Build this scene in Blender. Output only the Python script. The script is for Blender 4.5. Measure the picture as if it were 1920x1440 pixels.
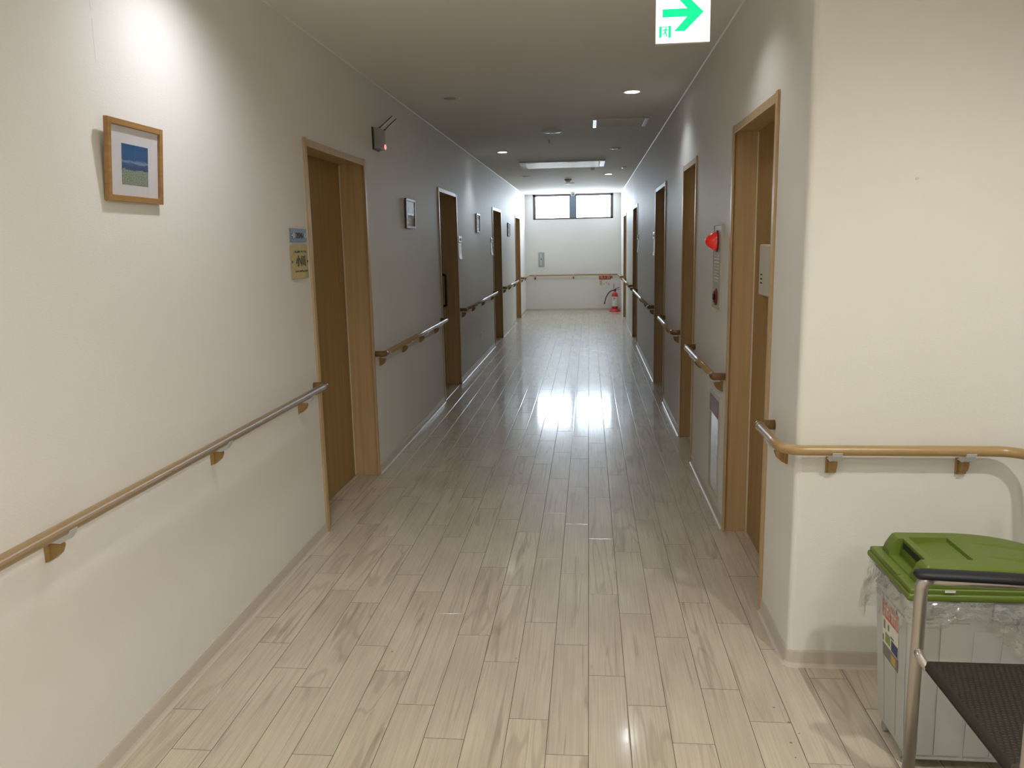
import bpy, bmesh, math, random
from mathutils import Vector, Matrix
random.seed(7)
for o in list(bpy.data.objects): bpy.data.objects.remove(o)
SC = bpy.context.scene
COL = SC.collection

# ------------------------------------------------------------------ camera
def make_camera():
    yaw, pitch, roll, f = 0.09808, 0.17367, -0.01972, 1493.8
    cy, sy, cp, sp = math.cos(yaw), math.sin(yaw), math.cos(pitch), math.sin(pitch)
    fw = Vector((-sy*cp, cy*cp, -sp)); r = Vector((cy, sy, 0)); u = r.cross(fw)
    c, s = math.cos(roll), math.sin(roll)
    r2 = c*r + s*u; u2 = -s*r + c*u
    cam = bpy.data.cameras.new('camera'); cam.sensor_width = 36.0; cam.sensor_fit = 'HORIZONTAL'
    cam.lens = f/1920*36.0; cam.clip_start = 0.05; cam.clip_end = 200
    ob = bpy.data.objects.new('camera', cam); COL.objects.link(ob)
    M = Matrix((r2, u2, -fw)).transposed().to_4x4(); M.translation = (0, 0, 1.5)
    ob.matrix_world = M
    SC.camera = ob
make_camera()

# ------------------------------------------------------------------ world, light, exposure
SC.cycles.max_bounces = 9; SC.cycles.diffuse_bounces = 5; SC.cycles.glossy_bounces = 3; SC.cycles.adaptive_threshold = 0.03
SC.view_settings.view_transform = 'Standard'; SC.view_settings.look = 'None'
SC.view_settings.gamma = 1.0; SC.view_settings.use_curve_mapping = False
SC.view_settings.exposure = 0.0
W = bpy.data.worlds.new('sky'); SC.world = W; W.use_nodes = True
_bg = W.node_tree.nodes['Background']
_bg.inputs[0].default_value = (0.74, 0.86, 1.0, 1); _bg.inputs[1].default_value = 34.0

WARM = (1.0, 0.97, 0.88); NEUT = (0.88, 0.94, 1.0)
def spot(name, loc, power, col, size=120, blend=0.6, rad=0.045, parent=None):
    l = bpy.data.lights.new(name, 'SPOT'); l.energy = power; l.color = col
    l.spot_size = math.radians(size); l.spot_blend = blend; l.shadow_soft_size = rad
    o = bpy.data.objects.new(name, l); COL.objects.link(o); o.location = loc
    return o
def area(name, loc, rot, sx, sy, power, col, portal=False):
    l = bpy.data.lights.new(name, 'AREA'); l.shape = 'RECTANGLE'; l.size = sx; l.size_y = sy
    l.energy = power; l.color = col
    if portal: l.cycles.is_portal = True
    o = bpy.data.objects.new(name, l); COL.objects.link(o); o.location = loc; o.rotation_euler = rot
    return o
area('window_portal', (-0.345, 18.06, 2.29), (math.radians(-90), 0, 0), 1.8, 0.6, 1, (1, 1, 1), True)
# ceiling lamps: (x, y, power, colour, spot angle); those the photo shows unlit are absent
LAMPS = [(0.31, 6.03, 15, NEUT, 135, 0.6), (-1.0, 9.55, 12, NEUT, 120, 0.6), (0.31, 13.0, 12, NEUT, 120, 0.6),
         (-1.0, 16.5, 18, NEUT, 140, 0.6),
         (-1.0, 2.60, 34, (0.92, 0.95, 1.0), 152, 0.9), (0.31, 3.35, 10, (0.97, 0.97, 0.96), 120, 0.6),
         (1.24, 1.08, 82, WARM, 165, 0.6), (-0.45, 0.4, 40, WARM, 165, 0.6), (1.0, -1.2, 85, WARM, 165, 0.6), (-0.9, -1.8, 34, WARM, 165, 0.6)]
for i, (x, y, p, c, a, b) in enumerate(LAMPS):
    spot('downlight_source', (x, y, 2.545), p, c, a, b)

# ------------------------------------------------------------------ materials
def nt(name):
    m = bpy.data.materials.new(name); m.use_nodes = True
    return m, m.node_tree.nodes, m.node_tree.links, m.node_tree.nodes['Principled BSDF']
def mat(name, col, rough=0.5, metal=0.0, bump=0, bscale=200, var=0, coat=0, coat_r=0.1, spec=None, emit=None, estr=0):
    m, N, L, P = nt(name)
    P.inputs['Base Color'].default_value = (*col, 1); P.inputs['Roughness'].default_value = rough
    P.inputs['Metallic'].default_value = metal
    if coat: P.inputs['Coat Weight'].default_value = coat; P.inputs['Coat Roughness'].default_value = coat_r
    if spec is not None: P.inputs['Specular IOR Level'].default_value = spec
    if emit: P.inputs['Emission Color'].default_value = (*emit, 1); P.inputs['Emission Strength'].default_value = estr
    tc = N.new('ShaderNodeTexCoord')
    nz = N.new('ShaderNodeTexNoise'); nz.inputs['Scale'].default_value = bscale; nz.inputs['Detail'].default_value = 3
    L.new(tc.outputs['Object'], nz.inputs['Vector'])
    if bump:
        b = N.new('ShaderNodeBump'); b.inputs['Strength'].default_value = bump; b.inputs['Distance'].default_value = 0.002
        L.new(nz.outputs['Fac'], b.inputs['Height']); L.new(b.outputs[0], P.inputs['Normal'])
    if var:
        mx = N.new('ShaderNodeMix'); mx.data_type = 'RGBA'
        mx.inputs['A'].default_value = (*[c*(1-var) for c in col], 1); mx.inputs['B'].default_value = (*[min(1, c*(1+var)) for c in col], 1)
        L.new(nz.outputs['Fac'], mx.inputs['Factor']); L.new(mx.outputs['Result'], P.inputs['Base Color'])
    return m
def wood(name, c1, c2, axis='z', rough=0.45, scale=1.0, coat=0, coat_r=0.15):
    m, N, L, P = nt(name)
    tc = N.new('ShaderNodeTexCoord'); mp = N.new('ShaderNodeMapping')
    s = {'z': (45, 45, 1.6), 'y': (45, 1.6, 45), 'x': (1.6, 45, 45)}[axis]
    mp.inputs['Scale'].default_value = [v*scale for v in s]
    nz = N.new('ShaderNodeTexNoise'); nz.inputs['Scale'].default_value = 1; nz.inputs['Detail'].default_value = 5; nz.inputs['Distortion'].default_value = 0.6
    cr = N.new('ShaderNodeValToRGB'); cr.color_ramp.elements[0].position = 0.3; cr.color_ramp.elements[1].position = 0.7
    cr.color_ramp.elements[0].color = (*c1, 1); cr.color_ramp.elements[1].color = (*c2, 1)
    L.new(tc.outputs['Object'], mp.inputs[0]); L.new(mp.outputs[0], nz.inputs['Vector'])
    L.new(nz.outputs['Fac'], cr.inputs[0]); L.new(cr.outputs[0], P.inputs['Base Color'])
    P.inputs['Roughness'].default_value = rough
    if coat: P.inputs['Coat Weight'].default_value = coat; P.inputs['Coat Roughness'].default_value = coat_r
    return m

def wallpaper(name, col):
    m, N, L, P = nt(name)
    tc = N.new('ShaderNodeTexCoord')
    n1 = N.new('ShaderNodeTexNoise'); n1.inputs['Scale'].default_value = 1.3; n1.inputs['Detail'].default_value = 2
    mp = N.new('ShaderNodeMapping'); mp.inputs['Scale'].default_value = (90, 90, 260)
    n2 = N.new('ShaderNodeTexNoise'); n2.inputs['Scale'].default_value = 1; n2.inputs['Detail'].default_value = 4
    mp3 = N.new('ShaderNodeMapping'); mp3.inputs['Scale'].default_value = (9, 9, 0.8)
    n3 = N.new('ShaderNodeTexNoise'); n3.inputs['Scale'].default_value = 1; n3.inputs['Detail'].default_value = 3
    L.new(tc.outputs['Object'], n1.inputs['Vector']); L.new(tc.outputs['Object'], mp.inputs[0]); L.new(mp.outputs[0], n2.inputs['Vector'])
    L.new(tc.outputs['Object'], mp3.inputs[0]); L.new(mp3.outputs[0], n3.inputs['Vector'])
    mx = N.new('ShaderNodeMix'); mx.data_type = 'RGBA'
    mx.inputs['A'].default_value = (*[c*0.97 for c in col], 1); mx.inputs['B'].default_value = (*[c*1.02 for c in col], 1)
    L.new(n1.outputs['Fac'], mx.inputs['Factor']); L.new(mx.outputs['Result'], P.inputs['Base Color'])
    b = N.new('ShaderNodeBump'); b.inputs['Strength'].default_value = 0.35; b.inputs['Distance'].default_value = 0.0012
    b2 = N.new('ShaderNodeBump'); b2.inputs['Strength'].default_value = 0.25; b2.inputs['Distance'].default_value = 0.004
    L.new(n2.outputs['Fac'], b.inputs['Height']); L.new(n3.outputs['Fac'], b2.inputs['Height']); L.new(b2.outputs[0], b.inputs['Normal'])
    L.new(b.outputs[0], P.inputs['Normal'])
    # faint open wallpaper joint, high on the wall by the picture
    sx = N.new('ShaderNodeSeparateXYZ'); L.new(tc.outputs['Object'], sx.inputs[0])
    nj = N.new('ShaderNodeTexNoise'); nj.inputs['Scale'].default_value = 14; L.new(tc.outputs['Object'], nj.inputs['Vector'])
    def mth(op, a, b):
        q = N.new('ShaderNodeMath'); q.operation = op
        for k, v in ((0, a), (1, b)):
            if isinstance(v, (int, float)): q.inputs[k].default_value = v
            else: L.new(v, q.inputs[k])
        return q.outputs[0]
    dy = mth('ABSOLUTE', mth('ADD', mth('SUBTRACT', sx.outputs['Y'], 2.285), mth('MULTIPLY', nj.outputs['Fac'], 0.012)), 0)
    on = mth('MULTIPLY', mth('MULTIPLY', mth('LESS_THAN', dy, 0.0012), mth('GREATER_THAN', sx.outputs['Z'], 1.98)), mth('MULTIPLY', mth('GREATER_THAN', nj.outputs['Fac'], 0.47), mth('LESS_THAN', sx.outputs['X'], -1.39)))
    m2 = N.new('ShaderNodeMix'); m2.data_type = 'RGBA'; L.new(mth('MULTIPLY', on, 0.35), m2.inputs['Factor']); L.new(mx.outputs['Result'], m2.inputs['A']); m2.inputs['B'].default_value = (0.3, 0.27, 0.22, 1)
    L.new(m2.outputs['Result'], P.inputs['Base Color'])
    P.inputs['Roughness'].default_value = 0.55; P.inputs['Specular IOR Level'].default_value = 0.16
    return m

def floor_material():
    m, N, L, P = nt('wood_plank_floor')
    tc = N.new('ShaderNodeTexCoord'); at = N.new('ShaderNodeAttribute'); at.attribute_name = 'rnd'
    cx = N.new('ShaderNodeVectorMath'); cx.operation = 'MULTIPLY'; L.new(at.outputs['Color'], cx.inputs[0]); cx.inputs[1].default_value = (37, 53, 91)
    def noise(scale, detail, dist=0, nscale=1):
        mp = N.new('ShaderNodeMapping'); mp.inputs['Scale'].default_value = scale
        L.new(tc.outputs['Object'], mp.inputs[0])
        ad = N.new('ShaderNodeVectorMath'); ad.operation = 'ADD'; L.new(mp.outputs[0], ad.inputs[0]); L.new(cx.outputs[0], ad.inputs[1])
        n = N.new('ShaderNodeTexNoise'); n.inputs['Scale'].default_value = nscale; n.inputs['Detail'].default_value = detail; n.inputs['Distortion'].default_value = dist
        L.new(ad.outputs[0], n.inputs['Vector']); return n, ad
    def ramp(src, p0, c0, p1, c1):
        r = N.new('ShaderNodeValToRGB'); e = r.color_ramp.elements
        e[0].position = p0; e[1].position = p1; e[0].color = c0; e[1].color = c1
        L.new(src, r.inputs[0]); return r
    def mixc(f, a, b, mode='MIX'):
        x = N.new('ShaderNodeMix'); x.data_type = 'RGBA'; x.blend_type = mode
        for k, v in (('Factor', f), ('A', a), ('B', b)):
            if isinstance(v, (tuple, float)): x.inputs[k].default_value = v
            else: L.new(v, x.inputs[k])
        return x.outputs['Result']
    fine, _ = noise((150, 3.5, 1), 5, 0.5)
    streak, _ = noise((24, 1.1, 1), 4, 1.6)
    blotch, _ = noise((5, 2.2, 1), 3, 0.3)
    cath, ad = noise((10, 1.1, 1), 1.5, 0.4)
    wv = N.new('ShaderNodeMath'); wv.operation = 'MULTIPLY'; wv.inputs[1].default_value = 34; L.new(cath.outputs['Fac'], wv.inputs[0])
    sn = N.new('ShaderNodeMath'); sn.operation = 'SINE'; L.new(wv.outputs[0], sn.inputs[0])
    base = ramp(blotch.outputs['Fac'], 0.3, (0.575, 0.515, 0.415, 1), 0.7, (0.70, 0.635, 0.515, 1)).outputs[0]
    fr = ramp(fine.outputs['Fac'], 0.30, (0.86, 0.84, 0.81, 1), 0.62, (1, 1, 1, 1)).outputs[0]
    c = mixc(1.0, base, fr, 'MULTIPLY')
    sr = ramp(streak.outputs['Fac'], 0.57, (0, 0, 0, 1), 0.70, (1, 1, 1, 1)).outputs[0]
    sf = N.new('ShaderNodeMath'); sf.operation = 'MULTIPLY'; sf.inputs[1].default_value = 0.50; L.new(sr, sf.inputs[0])
    c = mixc(sf.outputs[0], c, (0.25, 0.205, 0.15, 1))
    cr = ramp(sn.outputs[0], 0.55, (0, 0, 0, 1), 1.0, (1, 1, 1, 1)).outputs[0]
    cm = ramp(at.outputs['Fac'], 0.52, (0, 0, 0, 1), 0.6, (1, 1, 1, 1)).outputs[0]
    cf = N.new('ShaderNodeMath'); cf.operation = 'MULTIPLY'; L.new(cr, cf.inputs[0]); L.new(cm, cf.inputs[1])
    cg = N.new('ShaderNodeMath'); cg.operation = 'MULTIPLY'; cg.inputs[1].default_value = 0.32; L.new(cf.outputs[0], cg.inputs[0])
    c = mixc(cg.outputs[0], c, (0.27, 0.22, 0.16, 1))
    hv = ramp(at.outputs['Fac'], 0.0, (0.93, 0.93, 0.93, 1), 1.0, (1.04, 1.03, 1.02, 1)).outputs[0]
    c = mixc(1.0, c, hv, 'MULTIPLY')
    # groove darkening lives in its own small attribute (dirt in the joints)
    ga = N.new('ShaderNodeAttribute'); ga.attribute_name = 'joint'
    c = mixc(ga.outputs['Fac'], c, (0.10, 0.075, 0.05, 1))
    # a few small dark specks trodden into the floor by the bin, and a short scuff
    pos = tc.outputs['Object']
    for (sx_, sy_, sr_) in ((0.595, 2.437, 0.0035), (0.623, 2.357, 0.0050), (0.604, 2.252, 0.0042), (0.640, 2.300, 0.0025), (0.600, 2.18, 0.003), (-0.27, 2.70, 0.003), (-0.74, 2.72, 0.004)):
        dn = N.new('ShaderNodeVectorMath'); dn.operation = 'DISTANCE'; L.new(pos, dn.inputs[0]); dn.inputs[1].default_value = (sx_, sy_, 0)
        lt = N.new('ShaderNodeMath'); lt.operation = 'LESS_THAN'; lt.inputs[1].default_value = sr_; L.new(dn.outputs['Value'], lt.inputs[0])
        lm = N.new('ShaderNodeMath'); lm.operation = 'MULTIPLY'; lm.inputs[1].default_value = 0.75; L.new(lt.outputs[0], lm.inputs[0])
        c = mixc(lm.outputs[0], c, (0.08, 0.08, 0.09, 1))
    L.new(c, P.inputs['Base Color'])
    # wax film: slow waviness with cross-corridor ripples
    g1 = N.new('ShaderNodeMapping'); g1.inputs['Scale'].default_value = (1.2, 9, 1); L.new(tc.outputs['Object'], g1.inputs[0])
    w1 = N.new('ShaderNodeTexNoise'); w1.inputs['Scale'].default_value = 1; w1.inputs['Detail'].default_value = 3; L.new(g1.outputs[0], w1.inputs['Vector'])
    w2 = N.new('ShaderNodeTexNoise'); w2.inputs['Scale'].default_value = 60; w2.inputs['Detail'].default_value = 3; L.new(tc.outputs['Object'], w2.inputs['Vector'])
    b1 = N.new('ShaderNodeBump'); b1.inputs['Strength'].default_value = 0.07; b1.inputs['Distance'].default_value = 0.004; L.new(w1.outputs['Fac'], b1.inputs['Height'])
    b2 = N.new('ShaderNodeBump'); b2.inputs['Strength'].default_value = 0.12; b2.inputs['Distance'].default_value = 0.0006; L.new(w2.outputs['Fac'], b2.inputs['Height'])
    L.new(b1.outputs[0], b2.inputs['Normal']); L.new(b2.outputs[0], P.inputs['Normal'])
    L.new(b2.outputs[0], P.inputs['Coat Normal'])
    P.inputs['Roughness'].default_value = 0.38; P.inputs['Specular IOR Level'].default_value = 0.3
    P.inputs['Coat Weight'].default_value = 0.45
    rr = ramp(w2.outputs['Fac'], 0.3, (0.07, 0.07, 0.07, 1), 0.75, (0.13, 0.13, 0.13, 1)).outputs[0]
    L.new(rr, P.inputs['Coat Roughness'])
    return m

def picture_material():
    m, N, L, P = nt('landscape_print')
    tc = N.new('ShaderNodeTexCoord'); sp = N.new('ShaderNodeSeparateXYZ'); L.new(tc.outputs['Generated'], sp.inputs[0])
    n = N.new('ShaderNodeTexNoise'); n.inputs['Scale'].default_value = 5; n.inputs['Detail'].default_value = 5
    mp = N.new('ShaderNodeMapping'); mp.inputs['Scale'].default_value = (1, 1, 2.4); L.new(tc.outputs['Generated'], mp.inputs[0]); L.new(mp.outputs[0], n.inputs['Vector'])
    ad = N.new('ShaderNodeMath'); ad.operation = 'MULTIPLY_ADD'; ad.inputs[1].default_value = 0.16; L.new(n.outputs['Fac'], ad.inputs[0]); L.new(sp.outputs['Z'], ad.inputs[2])
    cr = N.new('ShaderNodeValToRGB'); L.new(ad.outputs[0], cr.inputs[0]); e = cr.color_ramp.elements
    e[0].position = 0.40; e[0].color = (0.20, 0.27, 0.18, 1); e[1].position = 1.0; e[1].color = (0.035, 0.12, 0.30, 1)
    for p, c in ((0.455, (0.12, 0.20, 0.28, 1)), (0.47, (0.04, 0.09, 0.22, 1)), (0.60, (0.06, 0.13, 0.30, 1)), (0.64, (0.26, 0.38, 0.52, 1)), (0.70, (0.04, 0.11, 0.28, 1)), (0.85, (0.045, 0.14, 0.33, 1))):
        q = e.new(p); q.color = c
    n2 = N.new('ShaderNodeTexNoise'); n2.inputs['Scale'].default_value = 45; n2.inputs['Detail'].default_value = 3; L.new(tc.outputs['Generated'], n2.inputs['Vector'])
    fl = N.new('ShaderNodeValToRGB'); L.new(n2.outputs['Fac'], fl.inputs[0]); fl.color_ramp.elements[0].position = 0.42; fl.color_ramp.elements[0].color = (0.10, 0.16, 0.08, 1)
    fl.color_ramp.elements[1].position = 0.6; fl.color_ramp.elements[1].color = (0.50, 0.54, 0.48, 1)
    lt = N.new('ShaderNodeMath'); lt.operation = 'LESS_THAN'; lt.inputs[1].default_value = 0.44; L.new(ad.outputs[0], lt.inputs[0])
    mx = N.new('ShaderNodeMix'); mx.data_type = 'RGBA'; L.new(lt.outputs[0], mx.inputs['Factor']); L.new(cr.outputs[0], mx.inputs['A']); L.new(fl.outputs[0], mx.inputs['B'])
    L.new(mx.outputs['Result'], P.inputs['Base Color']); P.inputs['Roughness'].default_value = 0.5
    return m

def film_material(name, gloss=0.25, tint=(0.92, 0.93, 0.93), rough=0.12, facing=0.35, bump=0.6, bs=70):
    m, N, L, P = nt(name)
    out = [n for n in N if n.type == 'OUTPUT_MATERIAL'][0]; N.remove(P)
    t = N.new('ShaderNodeBsdfTransparent'); t.inputs[0].default_value = (*tint, 1)
    g = N.new('ShaderNodeBsdfGlossy'); g.inputs['Roughness'].default_value = rough; g.inputs[0].default_value = (0.95, 0.95, 0.95, 1)
    d = N.new('ShaderNodeBsdfDiffuse'); d.inputs[0].default_value = (0.8, 0.8, 0.8, 1)
    lw = N.new('ShaderNodeLayerWeight'); lw.inputs['Blend'].default_value = facing
    ma = N.new('ShaderNodeMath'); ma.operation = 'MULTIPLY_ADD'; ma.inputs[1].default_value = 0.5; ma.inputs[2].default_value = gloss; ma.use_clamp = True
    L.new(lw.outputs['Facing'], ma.inputs[0])
    gd = N.new('ShaderNodeMixShader'); gd.inputs[0].default_value = 0.10 if bump else 0.0; L.new(g.outputs[0], gd.inputs[1]); L.new(d.outputs[0], gd.inputs[2])
    mx = N.new('ShaderNodeMixShader'); L.new(ma.outputs[0], mx.inputs[0]); L.new(t.outputs[0], mx.inputs[1]); L.new(gd.outputs[0], mx.inputs[2])
    if bump:
        tc = N.new('ShaderNodeTexCoord'); nz = N.new('ShaderNodeTexNoise'); nz.inputs['Scale'].default_value = bs; nz.inputs['Detail'].default_value = 2
        nz.inputs['Distortion'].default_value = 1.5
        L.new(tc.outputs['Object'], nz.inputs['Vector'])
        b = N.new('ShaderNodeBump'); b.inputs['Strength'].default_value = bump; b.inputs['Distance'].default_value = 0.01
        L.new(nz.outputs['Fac'], b.inputs['Height']); L.new(b.outputs[0], g.inputs['Normal'])
    L.new(mx.outputs[0], out.inputs[0])
    return m

M = dict(
    wall=wallpaper('cream_wallpaper', (0.82, 0.80, 0.76)),
    ceil=mat('ceiling_wallpaper', (0.87, 0.855, 0.83), 0.75, bump=0.25, bscale=150),
    floor=floor_material(),
    vinyl=mat('beige_vinyl', (0.62, 0.56, 0.48), 0.35, bump=0.05),
    caulk=mat('white_caulk', (0.85, 0.83, 0.78), 0.5),
    casing=wood('beech_casing', (0.50, 0.34, 0.17), (0.60, 0.43, 0.23), 'z', 0.4),
    panel=wood('beech_panel', (0.34, 0.205, 0.075), (0.42, 0.265, 0.105), 'z', 0.5, 0.6),
    railwood=wood('rail_brown_resin', (0.38, 0.245, 0.105), (0.45, 0.295, 0.135), 'y', 0.35, 0.5, coat=0.28, coat_r=0.22),
    railwoodx=wood('rail_brown_resin_crosswise', (0.38, 0.245, 0.105), (0.45, 0.295, 0.135), 'x', 0.35, 0.5, coat=0.28, coat_r=0.22),
    bracket=mat('bracket_brown_resin', (0.33, 0.20, 0.065), 0.4, var=0.08, bscale=40),
    cap=mat('cap_dark_brown_resin', (0.20, 0.105, 0.035), 0.35, var=0.1, bscale=40),
    cradle=mat('pale_grey_metal', (0.62, 0.64, 0.66), 0.35, metal=0.3),
    chrome=mat('chrome', (0.75, 0.74, 0.72), 0.15, metal=1.0),
    oak=wood('oak_frame', (0.30, 0.155, 0.045), (0.42, 0.24, 0.085), 'y', 0.45),
    darkwood=wood('walnut_frame', (0.10, 0.045, 0.02), (0.16, 0.08, 0.04), 'y', 0.4),
    mount=mat('white_mount_card', (0.78, 0.76, 0.80), 0.6),
    glass=film_material('clear_glass', 0.03, (0.98, 0.985, 0.985), 0.02, 0.15, 0),
    window_glass=film_material('window_glass', 0.03, (0.98, 0.99, 0.99), 0.02, 0.2, 0),
    print=picture_material(),
    bluesign=mat('blue_grey_acrylic', (0.155, 0.21, 0.29), 0.35),
    paper=mat('yellow_paper', (0.60, 0.50, 0.24), 0.7, var=0.12, bscale=60),
    laminate=mat('laminated_white_sheet', (0.86, 0.85, 0.80), 0.35, coat=1, coat_r=0.22),
    beadlight=mat('pale_bead', (0.72, 0.64, 0.50), 0.4),
    whitepaper=mat('white_paper', (0.80, 0.78, 0.70), 0.6),
    ink=mat('black_ink', (0.015, 0.013, 0.012), 0.5),
    inkblue=mat('navy_ink', (0.03, 0.04, 0.15), 0.5),
    whiteplastic=mat('white_plastic', (0.80, 0.80, 0.79), 0.35),
    plate=mat('stone_coloured_plate', (0.56, 0.53, 0.47), 0.45),
    creamplastic=mat('cream_plastic', (0.68, 0.65, 0.58), 0.4),
    greyplastic=mat('grey_green_plastic', (0.34, 0.35, 0.31), 0.45),
    panelgrey=mat('grey_green_cover', (0.42, 0.45, 0.43), 0.35),
    black=mat('black_rubber', (0.02, 0.02, 0.022), 0.4),
    red=mat('red_enamel', (0.60, 0.03, 0.04), 0.3),
    redlens=mat('red_lens', (0.85, 0.02, 0.012), 0.2, coat=1, emit=(1.0, 0.03, 0.02), estr=0.15),
    redpaint=mat('red_print', (0.50, 0.02, 0.02), 0.45),
    darkred=mat('dark_red_panel', (0.20, 0.022, 0.03), 0.4),
    led=mat('lit_red_led', (1, 0.4, 0.4), 0.3, emit=(1, 0.22, 0.22), estr=1.6),
    signwhite=mat('lit_white_face', (1, 1, 1), 0.4, emit=(1, 1, 1), estr=1.3),
    signgreen=mat('lit_green_face', (0.0, 0.55, 0.25), 0.4, emit=(0.0, 0.95, 0.32), estr=0.9),
    signedge=mat('sign_casing', (0.50, 0.47, 0.45), 0.4),
    lens=mat('lit_lamp_lens', (1, 1, 1), 0.4, emit=(1.0, 0.98, 0.95), estr=14.0),
    lensoff=mat('unlit_lamp_lens', (0.50, 0.49, 0.46), 0.4),
    alu=mat('aluminium', (0.78, 0.79, 0.80), 0.22, metal=0.9),
    vane=mat('glossy_white_vane', (0.62, 0.62, 0.64), 0.12, coat=1, coat_r=0.04),
    winframe=mat('brown_window_frame', (0.115, 0.085, 0.085), 0.4, metal=0.2),
    winmull=mat('grey_window_mullion', (0.16, 0.19, 0.25), 0.4, metal=0.2),
    green=mat('olive_green_plastic', (0.128, 0.182, 0.022), 0.42, bump=0.08, bscale=500),
    darkgap=mat('dark_slot_inside', (0.01, 0.015, 0.004), 0.8),
    binbody=mat('translucent_grey_plastic', (0.515, 0.535, 0.535), 0.35, bump=0.05, bscale=30),
    film=film_material('clear_plastic_film', 0.17, (0.97, 0.975, 0.975), 0.07, 0.35, 1.0, 16),
    tube=mat('silver_tube', (0.55, 0.51, 0.47), 0.30, metal=0.85),
    navy=mat('navy_vinyl_pad', (0.007, 0.009, 0.016), 0.55, bump=0.1, bscale=300),
    mesh=None,
    lime=mat('green_print', (0.25, 0.32, 0.08), 0.5), yellow=mat('yellow_print', (0.55, 0.38, 0.10), 0.5), paleprint=mat('pale_print', (0.60, 0.50, 0.38), 0.5),
    greyprint=mat('grey_print', (0.20, 0.19, 0.18), 0.5), redlabel=mat('faded_red_print', (0.52, 0.13, 0.09), 0.5),
)
def weave_material():
    m, N, L, P = nt('brown_woven_seat')
    tc = N.new('ShaderNodeTexCoord'); nz = N.new('ShaderNodeTexNoise'); nz.inputs['Scale'].default_value = 120
    L.new(tc.outputs['Object'], nz.inputs['Vector'])
    cr = N.new('ShaderNodeValToRGB'); L.new(nz.outputs['Fac'], cr.inputs[0])
    cr.color_ramp.elements[0].color = (0.018, 0.012, 0.007, 1); cr.color_ramp.elements[1].color = (0.036, 0.026, 0.015, 1)
    at = N.new('ShaderNodeAttribute'); at.attribute_name = 'gap'
    mx = N.new('ShaderNodeMix'); mx.data_type = 'RGBA'; L.new(at.outputs['Fac'], mx.inputs['Factor']); L.new(cr.outputs[0], mx.inputs['A']); mx.inputs['B'].default_value = (0.004, 0.003, 0.002, 1)
    L.new(mx.outputs['Result'], P.inputs['Base Color']); P.inputs['Roughness'].default_value = 0.6
    return m
M['mesh'] = weave_material()

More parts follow.
